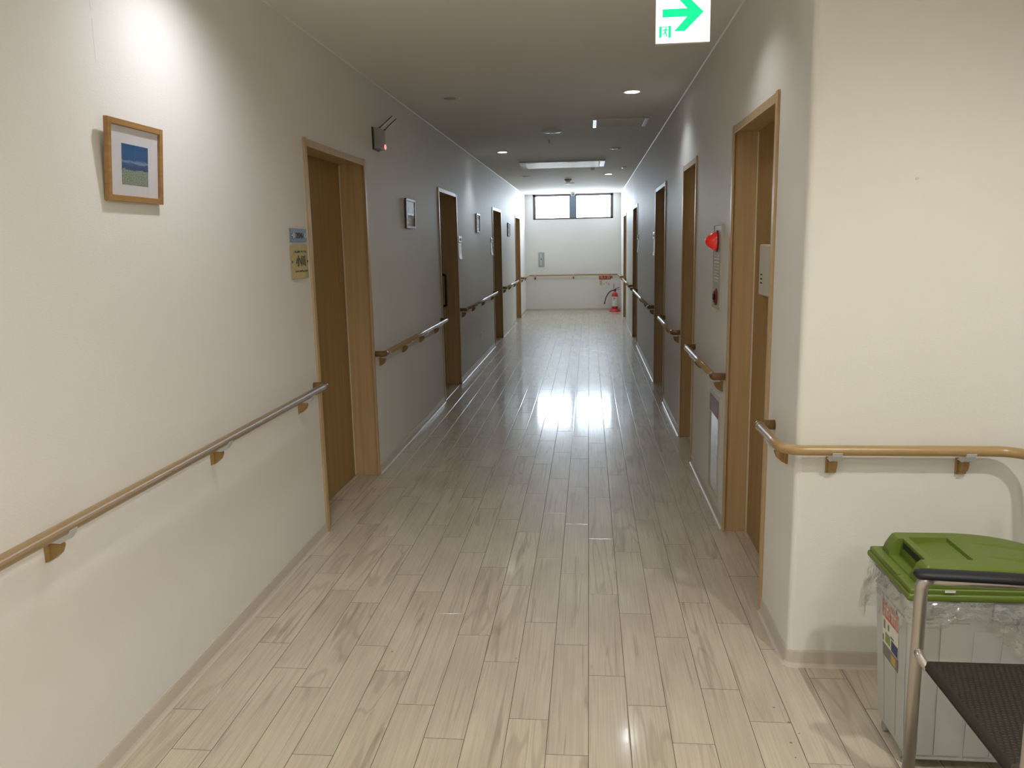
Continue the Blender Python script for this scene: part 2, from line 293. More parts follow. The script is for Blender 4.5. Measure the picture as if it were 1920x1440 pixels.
# ------------------------------------------------------------------ mesh helpers
class MB:
    def __init__(self): self.bm = bmesh.new()
    def box(self, a, b, bev=0, seg=2):
        bm2 = bmesh.new(); bmesh.ops.create_cube(bm2, size=1)
        c = [(a[i]+b[i])/2 for i in range(3)]; s = [abs(b[i]-a[i]) for i in range(3)]
        for v in bm2.verts: v.co = Vector([c[i]+v.co[i]*s[i] for i in range(3)])
        if bev: bmesh.ops.bevel(bm2, geom=list(bm2.edges), offset=min(bev, min(s)*0.45), segments=seg, affect='EDGES', profile=0.5)
        return self.merge(bm2)
    def merge(self, bm2, mtx=None):
        if mtx is not None: bmesh.ops.transform(bm2, matrix=mtx, verts=bm2.verts)
        me = bpy.data.meshes.new('t'); bm2.to_mesh(me); self.bm.from_mesh(me); bpy.data.meshes.remove(me); bm2.free(); return self
    def prism(self, pts, ax, lo, hi, bev=0):
        """polygon pts in the two axes other than ax, extruded lo..hi along ax"""
        bm2 = bmesh.new(); o = [i for i in range(3) if i != ax]
        def mk(p, h):
            v = [0, 0, 0]; v[o[0]], v[o[1]], v[ax] = p[0], p[1], h; return bm2.verts.new(v)
        A = [mk(p, lo) for p in pts]; B = [mk(p, hi) for p in pts]; n = len(pts)
        bm2.faces.new(A); bm2.faces.new(B[::-1])
        for i in range(n): bm2.faces.new((A[i], B[i], B[(i+1) % n], A[(i+1) % n]))
        bmesh.ops.recalc_face_normals(bm2, faces=bm2.faces)
        if bev: bmesh.ops.bevel(bm2, geom=list(bm2.edges), offset=bev, segments=2, affect='EDGES', profile=0.5)
        return self.merge(bm2)
    def tube(self, pts, r, n=16, caps=True, ry=None):
        pts = [Vector(p) for p in pts]; rings = []; bm = self.bm
        up = Vector((0, 0, 1)); prev = None
        for i, p in enumerate(pts):
            if i == 0: t = pts[1]-pts[0]
            elif i == len(pts)-1: t = pts[-1]-pts[-2]
            else: t = (pts[i+1]-p).normalized()+(p-pts[i-1]).normalized()
            t.normalize()
            if prev is None:
                a = t.cross(up)
                if a.length < 1e-3: a = t.cross(Vector((1, 0, 0)))
            else: a = prev-t*prev.dot(t)
            a.normalize(); prev = a; b = a.cross(t)
            rr = r[i] if isinstance(r, (list, tuple)) else r
            rb = rr if ry is None else rr*ry
            rings.append([bm.verts.new(p+a*rr*math.cos(2*math.pi*k/n)+b*rb*math.sin(2*math.pi*k/n)) for k in range(n)])
        for i in range(len(rings)-1):
            for k in range(n):
                f = bm.faces.new((rings[i][k], rings[i][(k+1) % n], rings[i+1][(k+1) % n], rings[i+1][k])); f.smooth = True
        if caps: bm.faces.new(rings[0][::-1]); bm.faces.new(rings[-1])
        return self
    def lathe(self, prof, c, axis='z', n=32):
        """prof: list of (radius, height); axis direction"""
        bm = self.bm; c = Vector(c); rings = []
        E = {'z': (Vector((1, 0, 0)), Vector((0, 1, 0)), Vector((0, 0, 1))), 'x': (Vector((0, 1, 0)), Vector((0, 0, 1)), Vector((1, 0, 0))),
             '-x': (Vector((0, 1, 0)), Vector((0, 0, 1)), Vector((-1, 0, 0))), 'y': (Vector((1, 0, 0)), Vector((0, 0, 1)), Vector((0, 1, 0)))}[axis]
        for r, h in prof:
            rings.append([bm.verts.new(c+E[2]*h+(E[0]*math.cos(2*math.pi*k/n)+E[1]*math.sin(2*math.pi*k/n))*max(r, 1e-5)) for k in range(n)])
        for i in range(len(rings)-1):
            for k in range(n):
                f = bm.faces.new((rings[i][k], rings[i][(k+1) % n], rings[i+1][(k+1) % n], rings[i+1][k])); f.smooth = True
        bm.faces.new(rings[0][::-1]); bm.faces.new(rings[-1])
        return self
    def quad(self, *p):
        self.bm.faces.new([self.bm.verts.new(q) for q in p]); return self
    def build(self, name, m, parent=None, origin=None):
        bm = self.bm
        bmesh.ops.recalc_face_normals(bm, faces=bm.faces)
        me = bpy.data.meshes.new(name)
        if origin is not None:
            bmesh.ops.translate(bm, vec=-Vector(origin), verts=bm.verts)
        bm.to_mesh(me); bm.free(); me.materials.append(m)
        o = bpy.data.objects.new(name, me); COL.objects.link(o)
        if origin is not None: o.location = origin
        if parent is not None:
            o.parent = parent
            if parent.type == 'EMPTY': o.location = Vector(o.location)-PW[parent.name] if origin is not None else -PW[parent.name]
            PW[o.name] = PW[parent.name] + Vector(o.location)
        else: PW[o.name] = Vector(o.location)
        return o
PW = {}
def empty(name, loc):
    o = bpy.data.objects.new(name, None); COL.objects.link(o); o.location = loc; o.empty_display_size = 0.1
    PW[o.name] = Vector(loc); return o
def sub(mb, name, m, part):
    """sub-part: parent is a mesh whose world position is PW"""
    o = mb.build(name, m); o.parent = part; o.location = -PW[part.name]; PW[o.name] = Vector((0, 0, 0)); return o
def tag(o, label=None, cat=None, group=None, kind=None):
    if label: o['label'] = label
    if cat: o['category'] = cat
    if group: o['group'] = group
    if kind: o['kind'] = kind
    return o
def struct(mb, name, m, label=None):
    return tag(mb.build(name, m), label, None, None, 'structure')
def text_mb(body, size, mtx, depth=0.0006, space=1.0, fat=0.0):
    cu = bpy.data.curves.new('t', 'FONT'); cu.body = body; cu.size = size; cu.align_x = 'CENTER'; cu.align_y = 'CENTER'; cu.extrude = depth
    cu.resolution_u = 3; cu.space_character = space; cu.offset = fat
    ob = bpy.data.objects.new('t', cu); COL.objects.link(ob)
    bpy.context.view_layer.update()
    me = bpy.data.meshes.new_from_object(ob.evaluated_get(bpy.context.evaluated_depsgraph_get()))
    me.transform(mtx); mb = MB(); mb.bm.from_mesh(me)
    bpy.data.objects.remove(ob); bpy.data.curves.remove(cu); bpy.data.meshes.remove(me)
    return mb
def face_mtx(loc, wall):
    """text plane facing +x ('L' wall), -x ('R' wall) or -y ('E')"""
    if wall == 'L': R = Matrix(((0, 0, 1), (1, 0, 0), (0, 1, 0)))
    elif wall == 'R': R = Matrix(((0, 0, -1), (-1, 0, 0), (0, 1, 0)))
    else: R = Matrix(((1, 0, 0), (0, 0, -1), (0, 1, 0)))
    m = R.to_4x4(); m.translation = loc; return m

# ------------------------------------------------------------------ the shell
XL, XR, H, YE, YF, XW, YB = -1.40, 0.70, 2.56, 17.9, 2.71, 1.47, -3.5
DH = 2.035
L_DOORS = [(3.945, 5.045), (7.51, 8.555), (11.75, 12.90), (15.37, 16.42)]
R_DOORS = [(3.135, 4.08), (5.39, 6.14), (7.50, 8.62), (11.75, 12.90), (15.28, 16.35)]
def wall_runs(doors, y0, y1):
    r = []; a = y0
    for d in doors: r.append((a, d[0])); a = d[1]
    r.append((a, y1)); return r
mb = MB()
for a, b in wall_runs(L_DOORS, YB-0.2, YE+0.2): mb.box((XL-0.3, a, 0), (XL, b, H))
for a, b in L_DOORS: mb.box((XL-0.3, a, DH), (XL, b, H)).box((XL-0.3, a, 0), (XL-0.20, b, DH))
struct(mb, 'wall_left', M['wall'])
mb = MB()
runs = wall_runs(R_DOORS, YF, YE+0.2)
for a, b in runs[1:]: mb.box((XR, a, 0), (XR+0.3, b, H))
for a, b in R_DOORS: mb.box((XR, a, DH), (XR+0.3, b, H)).box((XR+0.155, a, 0), (XR+0.3, b, DH))
rr = 0.022
arc = [(XR+rr-rr*math.cos(t), YF+rr-rr*math.sin(t)) for t in [math.pi/2*i/8 for i in range(9)]]
mb.prism([(XR, R_DOORS[0][0])]+arc+[(XR+0.3, YF), (XR+0.3, R_DOORS[0][0])], 2, 0, H)
w = struct(mb, 'wall_right', M['wall'])
mb = MB().box((XR+0.3, YF, 0), (XW+0.2, YF+0.2, H)); struct(mb, 'wall_front', M['wall'])
mb = MB().box((XW, YB, 0), (XW+0.2, YF, H)); struct(mb, 'wall_side', M['wall'])
mb = MB().box((XL, YB-0.2, 0), (XW+0.2, YB, H)); struct(mb, 'wall_back', M['wall'])
WX0, WX1, WZ0 = -1.22, 0.53, 2.02
mb = MB().box((XL, YE, 0), (XR, YE+0.2, WZ0)).box((XL, YE, WZ0), (WX0, YE+0.2, H)).box((WX1, YE, WZ0), (XR, YE+0.2, H))
struct(mb, 'wall_end', M['wall'])
mb = MB().box((XL-0.3, YB-0.2, H), (XW+0.2, YE+0.2, H+0.15)); struct(mb, 'ceiling', M['ceil'])

# floor: every plank its own bevelled slab top, all in one floor
def make_floor():
    bm = bmesh.new(); PWD, PL, X0 = 0.127, 0.6625, -0.0055
    off = {-12: 0.52, -11: 0.317, -10: 0.11, -9: 0.593, -8: 0.473, -7: 0.11, -6: 0.5955, -5: 0.392, -4: 0.2155, -3: 0.02, -2: 0.334, -1: 0.16,
           0: 0.61, 1: 0.433, 2: 0.24, 3: 0.548, 4: 0.367, 5: 0.169, 6: 0.64, 7: 0.46, 8: 0.27, 9: 0.09, 10: 0.55, 11: 0.36, 12: 0.18}
    col = bm.loops.layers.float_color.new('rnd'); jt = bm.loops.layers.float_color.new('joint')
    rnd = random.Random(3)
    xmin, xmax, ymin, ymax = -1.62, 1.60, YB, YE+0.05
    g, gd = 0.0011, 0.0011
    for k in range(-13, 13):
        a, b = X0+k*PWD, X0+(k+1)*PWD
        a, b = max(a, xmin), min(b, xmax)
        if b-a < 0.002: continue
        o = off.get(k, 0.2); j = math.floor((ymin-o)/PL)
        while o+j*PL < ymax:
            y0, y1 = max(o+j*PL, ymin), min(o+(j+1)*PL, ymax); j += 1
            if y1-y0 < 0.002: continue
            c = (rnd.random(), rnd.random(), rnd.random(), 1)
            s = rnd.random(); c = (s, rnd.random(), rnd.random(), 1)
            O = [bm.verts.new(p) for p in ((a, y0, -gd), (b, y0, -gd), (b, y1, -gd), (a, y1, -gd))]
            e2 = min(0.0042, (b-a)*0.3, (y1-y0)*0.3)
            I = [bm.verts.new(p) for p in ((a+g, y0+g, -0.0003), (b-g, y0+g, -0.0003), (b-g, y1-g, -0.0003), (a+g, y1-g, -0.0003))]
            T = [bm.verts.new(p) for p in ((a+e2, y0+e2, 0), (b-e2, y0+e2, 0), (b-e2, y1-e2, 0), (a+e2, y1-e2, 0))]
            fs = [bm.faces.new(T)]+[bm.faces.new((O[i], O[(i+1) % 4], I[(i+1) % 4], I[i])) for i in range(4)]+[bm.faces.new((I[i], I[(i+1) % 4], T[(i+1) % 4], T[i])) for i in range(4)]
            for n, f in enumerate(fs):
                for l in f.loops: l[col] = c; l[jt] = (0.85 if 1 <= n <= 4 else 0,)*3+(1,)
    for v0 in ((xmin, ymin, xmax, ymax),):
        O = [bm.verts.new(p) for p in ((xmin, ymin, -gd-0.02), (xmax, ymin, -gd-0.02), (xmax, ymax, -gd-0.02), (xmin, ymax, -gd-0.02))]
        f = bm.faces.new(O)
        for l in f.loops: l[col] = (0.5, 0.5, 0.5, 1); l[jt] = (1, 1, 1, 1)
    me = bpy.data.meshes.new('floor'); bm.to_mesh(me); bm.free(); me.materials.append(M['floor'])
    o = bpy.data.objects.new('floor', me); COL.objects.link(o); o['kind'] = 'structure'
make_floor()

# coved vinyl baseboards
def base_prof(s): return [(0, 0), (s*0.018, 0), (s*0.010, 0.004), (s*0.006, 0.012), (s*0.005, 0.054), (s*0.003, 0.06), (0, 0.06)]
mb = MB()
for a, b in wall_runs(L_DOORS, YB, YE): mb.prism([(XL+x, z) for x, z in base_prof(1)], 1, a, b)
struct(mb, 'baseboard_left', M['vinyl'])
mb = MB()
for a, b in runs[1:-1]+[(runs[-1][0], YE)]: mb.prism([(XR+x, z) for x, z in base_prof(-1)], 1, a, b)
pr = base_prof(1); path = [(XR, R_DOORS[0][0], -1, 0)]+[(x, y, -math.cos(t), -math.sin(t)) for (x, y), t in zip(arc, [math.pi/2*i/8 for i in range(9)])]+[(XW, YF, 0, -1)]
bm = mb.bm; rings = [[bm.verts.new((x+nx*d, y+ny*d, z)) for d, z in pr] for x, y, nx, ny in path]
for i in range(len(rings)-1):
    for k in range(len(pr)-1):
        f = bm.faces.new((rings[i][k], rings[i][k+1], rings[i+1][k+1], rings[i+1][k])); f.smooth = False
struct(mb, 'baseboard_right', M['vinyl'])
struct(MB().prism([(XW+x, z) for x, z in base_prof(-1)], 1, YB, YF), 'baseboard_side', M['vinyl'])
struct(MB().prism([(YE+y, z) for y, z in base_prof(-1)], 0, XL, XR), 'baseboard_end', M['vinyl'])
# caulk lines where walls meet ceiling
struct(MB().prism([(XL, H-0.006), (XL+0.006, H), (XL, H)], 1, YB, YE), 'trim_1', M['caulk'])
struct(MB().prism([(XR, H-0.006), (XR-0.006, H), (XR, H)], 1, YF+0.03, YE), 'trim_2', M['caulk'])

# window in the end wall
def window():
    e = empty('window_1', (-0.345, YE+0.06, WZ0)); tag(e, None, None, None, 'structure')
    f = MB(); y0, y1 = YE-0.004, YE+0.10
    t = 0.058
    f.box((WX0, y0, WZ0), (WX1, y1, WZ0+0.03), 0.003).box((WX0, y0, H-0.048), (WX1, y1, H), 0.003)
    f.box((WX0, y0, WZ0), (WX0+t, y1, H), 0.003).box((WX1-t, y0, WZ0), (WX1, y1, H), 0.003)
    f.build('window_frame', M['winframe'], e)
    MB().box((-0.425, y0+0.01, WZ0+0.03), (-0.265, y1, H-0.045), 0.004).build('mullion', M['winmull'], e)
    for a, b in ((WX0+t, -0.425), (-0.265, WX1-t)):
        MB().box((a, YE+0.055, WZ0+0.03), (b, YE+0.06, H-0.048)).build('window_pane', M['window_glass'], e)
window()

# ------------------------------------------------------------------ doors
def door(n, side, a, b, depth, label, handle_y=None):
    s = 1 if side == 'L' else -1; X = XL if side == 'L' else XR
    e = empty('door_%d' % n, (X, (a+b)/2, 0)); tag(e, label, None, None, 'structure')
    def bx(m, x0, y0, z0, x1, y1, z1, bev=0.0015):
        m.box((X+s*min(x0, x1), y0, z0) if s > 0 else (X-max(x0, x1), y0, z0), (X+s*max(x0, x1), y1, z1) if s > 0 else (X-min(x0, x1), y1, z1), bev)
    c = MB(); cw, pj = 0.036, 0.010
    bx(c, -depth, a+0.002, 0.0005, pj-0.002, a+0.022, DH-0.003); bx(c, -depth, b-0.022, 0.0005, pj-0.002, b-0.002, DH-0.003)
    bx(c, -depth, a+0.021, DH-0.022, pj-0.004, b-0.021, DH-0.004)
    bx(c, 0, a, 0, pj, a+cw, DH+0.004); bx(c, 0, b-cw, 0, pj, b, DH+0.004); bx(c, 0, a+cw, DH-cw, pj-0.002, b-cw, DH)
    c.build('door_frame', M['casing'], e)
    p = MB(); bx(p, -depth-0.035, a+0.018, 0.001, -depth+0.002, b-0.018, DH-0.018, 0.002)
    pn = p.build('door_panel', M['panel'], e)
    # slim end moulding where panel meets the far jamb
    k = MB(); bx(k, -depth+0.001, b-0.030, 0.002, -depth+0.008, b-0.022, DH-0.03, 0.001); k.build('jamb_bead', M['beadlight'], e)
    if handle_y is not None:
        h = MB(); x = X-s*(depth-0.055)
        h.tube([(X-s*(depth-0.002), handle_y, 0.86), (x, handle_y, 0.875), (x, handle_y, 1.19), (X-s*(depth-0.002), handle_y, 1.205)], 0.015, 10)
        h.build('door_handle', M['black'], e)
        l = MB(); l.lathe([(0.02, 0), (0.02, 0.006), (0.012, 0.010)], (X-s*(depth-0.002), handle_y+0.01, 0.77), 'x' if s > 0 else '-x', 20); l.build('door_lock', M['chrome'], e)
    return e
dl = ['tall beech sliding door in the left wall beside the 206 sign', 'beech door in left wall with dark pull handle, second from camera',
      'third beech door from camera in the left wall', 'farthest beech door in the left wall, next to the end wall',
      'tall beech door in the right wall nearest the rounded corner', 'narrow beech door in right wall just past the red alarm lamp',
      'third beech door from camera in the right wall', 'fourth beech door from camera in the right wall', 'farthest beech door in the right wall, near the extinguisher']
n = 1
for i, (a, b) in enumerate(L_DOORS):
    door(n, 'L', a, b, 0.16, dl[n-1], 8.36 if i == 1 else None); n += 1
for i, (a, b) in enumerate(R_DOORS):
    door(n, 'R', a, b, 0.115, dl[n-1]); n += 1

# ------------------------------------------------------------------ handrails
RZ, RR, RO = 0.806, 0.0175, 0.060
def bracket(parent, p, nrm, tan):
    """p = point on wall (x,y); nrm = outward unit, tan = along wall"""
    def mapm(): 
        m = Matrix(((tan[0], nrm[0], 0), (tan[1], nrm[1], 0), (0, 0, 1))).to_4x4(); m.translation = (p[0], p[1], RZ); return m
    def add(mb2): 
        bmesh.ops.transform(mb2.bm, matrix=mapm(), verts=mb2.bm.verts); return mb2
    m1 = MB()  # local: x along, y outward, z up (relative to rail axis)
    m1.prism([(0, -0.040), (0.040, -0.040), (0.044, -0.052), (0.036, -0.072), (0.018, -0.088), (0, -0.092)], 0, -0.011, 0.011, 0.0015)
    m1.prism([(0, -0.036), (0.012, -0.036), (0.014, -0.060), (0.012, -0.090), (0, -0.094)], 0, -0.017, 0.017, 0.0015)
    o = add(m1).build('bracket', M['bracket'], parent)
    m2 = MB()
    m2.prism([(0.010, -0.040), (0.046, -0.042), (0.064, -0.033), (0.074, -0.018), (0.078, -0.006), (0.074, -0.004), (0.068, -0.014), (0.056, -0.0165), (0.040, -0.018), (0.030, -0.030)], 0, -0.016, 0.016, 0.001)
    sub(add(m2), 'cradle', M['cradle'], o)
def arc_pts(c, r, a0, a1, n=8):
    return [(c[0]+r*math.cos(a0+(a1-a0)*i/n), c[1]+r*math.sin(a0+(a1-a0)*i/n), RZ) for i in range(n+1)]
def elbow(parent, x, y, side, d):
    """rail end turned back to the wall; d = +1 / -1 direction the rail runs in away from this end"""
    s = 1 if side == 'L' else -1; X = XL if side == 'L' else XR
    m = MB(); m.tube([(X, y, RZ), (X+s*0.028, y, RZ), (X+s*0.050, y, RZ), (X+s*0.058, y+d*0.006, RZ), (X+s*RO, y+d*0.020, RZ), (X+s*RO, y+d*0.034, RZ)],
                     [0.019, 0.019, 0.019, 0.0195, 0.0190, 0.0185], 16)
    o = m.build('end_cap', M['cap'], parent)
    r = MB(); r.tube([(X+s*RO, y+d*0.034, RZ), (X+s*RO, y+d*0.040, RZ)], 0.0192, 16); sub(r, 'cap_ring', M['chrome'], o)
def rail_straight(side, y0, y1, brackets, label, near_end=True, far_end=True):
    s = 1 if side == 'L' else -1; X = XL if side == 'L' else XR
    e = empty('handrail', (X, y0, RZ)); tag(e, label, 'handrail', 'wall handrails along the corridor')
    MB().tube([(X+s*RO, y0+(0.03 if near_end else 0), RZ), (X+s*RO, y1-(0.03 if far_end else 0), RZ)], RR, 20).build('rail', M['railwood'], e)
    if near_end: elbow(e, X, y0, side, 1)
    if far_end: elbow(e, X, y1, side, -1)
    for y in brackets: bracket(e, (X, y), (s, 0), (0, 1))
rail_straight('L', -3.2, 3.895, [-2.7, -1.8, -0.9, 0.0, 0.915, 1.84, 2.76, 3.67], 'long brown handrail on the left wall nearest the camera, below the framed picture', True)
rail_straight('L', 5.09, 7.45, [5.19, 5.86, 6.48, 7.13], 'brown handrail on left wall between the 206 door and the next door')
rail_straight('L', 8.62, 11.70, [8.76, 9.50, 10.40, 11.42], 'brown handrail on left wall above the white wall socket')
rail_straight('L', 12.95, 15.30, [13.10, 13.95, 14.90], 'short-looking brown handrail before the farthest left door')
rail_straight('R', 4.14, 5.33, [4.23, 5.02], 'brown handrail on right wall under the red alarm lamp')
rail_straight('R', 6.20, 7.45, [6.30, 6.95], 'brown handrail on right wall between the second and third doors')
rail_straight('R', 8.68, 11.69, [8.80, 9.7, 10.6, 11.5], 'brown handrail on right wall between the third and fourth doors')
rail_straight('R', 12.95, 15.22, [13.10, 14.0, 14.9], 'brown handrail on right wall between the fourth and farthest doors')
# rail that wraps the rounded corner, follows the front wall and turns along the side wall
e = empty('handrail', (XR, 3.03, RZ)); tag(e, 'brown handrail wrapping the rounded corner and crossing the wall above the green lidded bin', 'handrail', 'wall handrails along the corridor')
xr = XR-RO; yf = YF-RO; R1 = 0.075
pts = [(xr, 3.00, RZ), (xr, yf+R1, RZ)]+arc_pts((xr+R1, yf+R1), R1, math.pi, math.pi*1.5)[1:]
R2 = 0.10; xs = XW-RO
pts += arc_pts((xs-R2, yf-R2), R2, math.pi/2, 0)+[(xs, 0.3, RZ)]
MB().tube(pts, RR, 20).build('rail', M['railwoodx'], e)
elbow(e, XR, 3.03, 'R', -1)
bracket(e, (XR, 2.83), (-1, 0), (0, 1))
for x in (0.815, 1.235): bracket(e, (x, YF), (0, -1), (1, 0))
for y in (1.9, 1.0, 0.4): bracket(e, (XW, y), (-1, 0), (0, 1))
# rail round the end wall
e = empty('handrail', (-0.35, YE, RZ)); tag(e, 'long brown handrail crossing the end wall under the high window', 'handrail', 'wall handrails along the corridor')
xl = XL+RO; xr = XR-RO; ye = YE-RO; R1 = 0.07
pts = [(xl, 16.52, RZ), (xl, ye-R1, RZ)]+arc_pts((xl+R1, ye-R1), R1, math.pi, math.pi/2)[1:]+arc_pts((xr-R1, ye-R1), R1, math.pi/2, 0)+[(xr, 16.48, RZ)]
MB().tube(pts, RR, 16).build('rail', M['railwoodx'], e)
elbow(e, XL, 16.50, 'L', 1); elbow(e, XR, 16.44, 'R', 1)
for x in (-1.19, -0.34, 0.505): bracket(e, (x, YE), (0, -1), (1, 0))
bracket(e, (XL, 16.62), (1, 0), (0, 1)); bracket(e, (XL, 17.5), (1, 0), (0, 1)); bracket(e, (XR, 16.6), (-1, 0), (0, 1)); bracket(e, (XR, 17.5), (-1, 0), (0, 1))

# ------------------------------------------------------------------ framed pictures
def picture(y0, y1, z0, z1, label, frame, lean=0.022, d=0.016):
    e = empty('picture_frame', (XL, (y0+y1)/2, z0)); e.rotation_euler = (0, lean, 0); tag(e, label, 'picture', 'framed pictures on the left wall')
    x0, x1 = XL, XL+d; t = 0.018
    m = MB()
    m.box((x0+0.002, y0, z0), (x1, y0+t, z1), 0.0015).box((x0+0.002, y1-t, z0), (x1, y1, z1), 0.0015)
    m.box((x0+0.002, y0+t, z0), (x1, y1-t, z0+t), 0.0015).box((x0+0.002, y0+t, z1-t), (x1, y1-t, z1), 0.0015)
    m.build('frame', frame, e)
    MB().box((x0, y0+t, z0+t), (x0+0.007, y1-t, z1-t)).build('mount', M['mount'], e)
    w, h = y1-y0, z1-z0
    MB().box((x0+0.007, y0+w*0.27, z0+h*0.22), (x0+0.0078, y0+w*0.745, z0+h*0.72)).build('print', M['print'], e)
    MB().quad((x0+0.0115, y0+t, z0+t), (x0+0.0115, y1-t, z0+t), (x0+0.0115, y1-t, z1-t), (x0+0.0115, y0+t, z1-t)).build('glass', M['glass'], e)
picture(2.248, 2.550, 1.650, 1.886, 'oak framed print of blue sky over a flower field, nearest the camera', M['oak'], 0.085)
picture(6.10, 6.42, 1.637, 1.862, 'dark framed picture between the 206 door and the next left door', M['darkwood'])
picture(9.99, 10.31, 1.652, 1.885, 'dark framed picture above the handrail past the second left door', M['darkwood'])
picture(13.93, 14.26, 1.636, 1.868, 'farthest small dark framed picture on the left wall', M['darkwood'])

# ------------------------------------------------------------------ room signs
def room_sign(side, y0, y1, label, full=False):
    s = 1 if side == 'L' else -1; X = XL if side == 'L' else XR
    e = empty('room_sign', (X, (y0+y1)/2, 1.35)); tag(e, label, 'sign', 'room signs beside the doors')
    def bx(y0, y1, z0, z1, d0, d1, bev=0.0008):
        return MB().box((min(X+s*d0, X+s*d1), y0, z0), (max(X+s*d0, X+s*d1), y1, z1), bev)
    W = side
    if full:
        bx(y0, y1, 1.531, 1.593, 0, 0.008).build('number_plate', M['bluesign'], e)
        mm = text_mb('206', 0.036, face_mtx((X+s*0.0085, (y0+y1)/2+0.006, 1.560), W) @ Matrix.Diagonal((1.55, 1, 1, 1)), 0.0006, 1.12, 0.0007); mm.build('plate_number', M['ink'], e)
        for yy in (y0+0.036, y1-0.020):
            r = MB(); r.tube([(X+s*0.009, yy+0.010*math.cos(a), 1.561+0.010*math.sin(a)) for a in [math.pi*2*i/12 for i in range(13)]], 0.0015, 6, False)
            if yy < y0+0.05: r.tube([(X+s*0.009, y0+0.004, 1.561), (X+s*0.009, y0+0.027, 1.561)], 0.0015, 6)
            r.build('plate_ornament', M['whitepaper'], e)
        p = MB(); n = 8   # slightly curling name sheet
        ya, yb = y0-0.008, y1+0.012
        bm = p.bm; g = [[bm.verts.new((X+s*(0.002+0.005*abs(math.sin(3.1*i/n))+0.006*(j/n-0.5)**2), ya+(yb-ya)*i/n, 1.356+0.160*j/n)) for j in range(n+1)] for i in range(n+1)]
        for i in range(n):
            for j in range(n): f = bm.faces.new((g[i][j], g[i+1][j], g[i+1][j+1], g[i][j+1])); f.smooth = True
        p.build('name_sheet', M['paper'], e)
        t = text_mb('小川', 0.056, face_mtx((X+s*0.0095, (y0+y1)/2+0.004, 1.437), W) @ Matrix.Diagonal((1.15, 1, 1, 1)), 0.0006, 1.0, 0.0008); t.build('name_lettering', M['ink'], e)
        rn = random.Random(5)
        for zz in (1.484, 1.392):
            q = MB(); yy = y0+0.035
            while yy < y1-0.03:
                wv = rn.uniform(0.004, 0.012); q.box((X+s*0.0088-0.0004, yy, zz-rn.uniform(0.002, 0.006)), (X+s*0.0088+0.0004, yy+wv, zz+rn.uniform(0.001, 0.006))); yy += wv+rn.uniform(0.005, 0.012)
            q.build('sheet_writing', M['ink'], e)
        for yy in (ya+0.012, yb-0.014): MB().lathe([(0.006, 0), (0.006, 0.001)], (X+s*0.006, yy, 1.437), 'x' if s > 0 else '-x', 10).build('sheet_dot', M['ink'], e)
    else:
        bx(y0, y1, 1.531, 1.596, 0, 0.010).build('number_plate', M['laminate'], e)
        q = MB()
        for k in range(3): q.box((X+s*0.0105-0.0006, y0+(y1-y0)*(0.25+0.2*k), 1.545), (X+s*0.0105+0.0006, y0+(y1-y0)*(0.37+0.2*k), 1.575))
        for k in (0.08, 0.82): q.box((X+s*0.0105-0.0006, y0+(y1-y0)*k, 1.56), (X+s*0.0105+0.0006, y0+(y1-y0)*(k+0.08), 1.568))
        q.build('plate_marks', M['inkblue'], e)
        p = MB(); n = 6; bm = p.bm
        g = [[bm.verts.new((X+s*(0.003+0.009*(1-j/n)**3), y0+(y1-y0)*i/n, 1.352+0.168*j/n)) for j in range(n+1)] for i in range(n+1)]
        for i in range(n):
            for j in range(n): f = bm.faces.new((g[i][j], g[i+1][j], g[i+1][j+1], g[i][j+1])); f.smooth = True
        p.build('name_sheet', M['laminate'], e)
room_sign('L', 3.690, 3.900, 'blue grey 206 number plate with yellow name sheet beside the nearest left door', True)
room_sign('L', 8.620, 8.810, 'white room sign with hanging sheet just past the second left door')
room_sign('L', 11.500, 11.690, 'white room sign with hanging sheet just before the third left door')
room_sign('R', 8.660, 8.850, 'white room sign beside the third right door')
room_sign('R', 11.500, 11.690, 'white room sign just before the fourth right door')

# ------------------------------------------------------------------ things on the left wall
e = empty('wireless_access_point', (XL, 5.34, 2.13)); tag(e, 'small grey box with two rod antennas and red light above the 206 door', 'transmitter')
MB().box((XL+0.006, 5.275, 2.132), (XL+0.052, 5.415, 2.262), 0.006, 3).build('casing', M['greyplastic'], e)
MB().box((XL, 5.262, 2.125), (XL+0.006, 5.425, 2.268), 0.002).build('back_plate', M['black'], e)
for y in (5.29, 5.41):
    MB().tube([(XL+0.040, y, 2.258), (XL+0.044, y+0.03, 2.270), (XL+0.050, y+0.34, 2.385)], [0.0075, 0.0055, 0.0045], 10).build('antenna', M['black'], e)
MB().lathe([(0.017, 0), (0.016, 0.004), (0.008, 0.008)], (XL+0.052, 5.39, 2.152), 'x', 20).build('status_light', M['led'], e)
e = empty('wall_socket', (XL, 10.25, 0.26)); tag(e, 'small white wall socket low on the left wall', 'socket')
MB().box((XL, 10.215, 0.265), (XL+0.008, 10.29, 0.385), 0.002).build('cover_plate', M['whiteplastic'], e)
MB().box((XL+0.008, 10.24, 0.30), (XL+0.010, 10.265, 0.35), 0.001).build('outlet', M['creamplastic'], e)

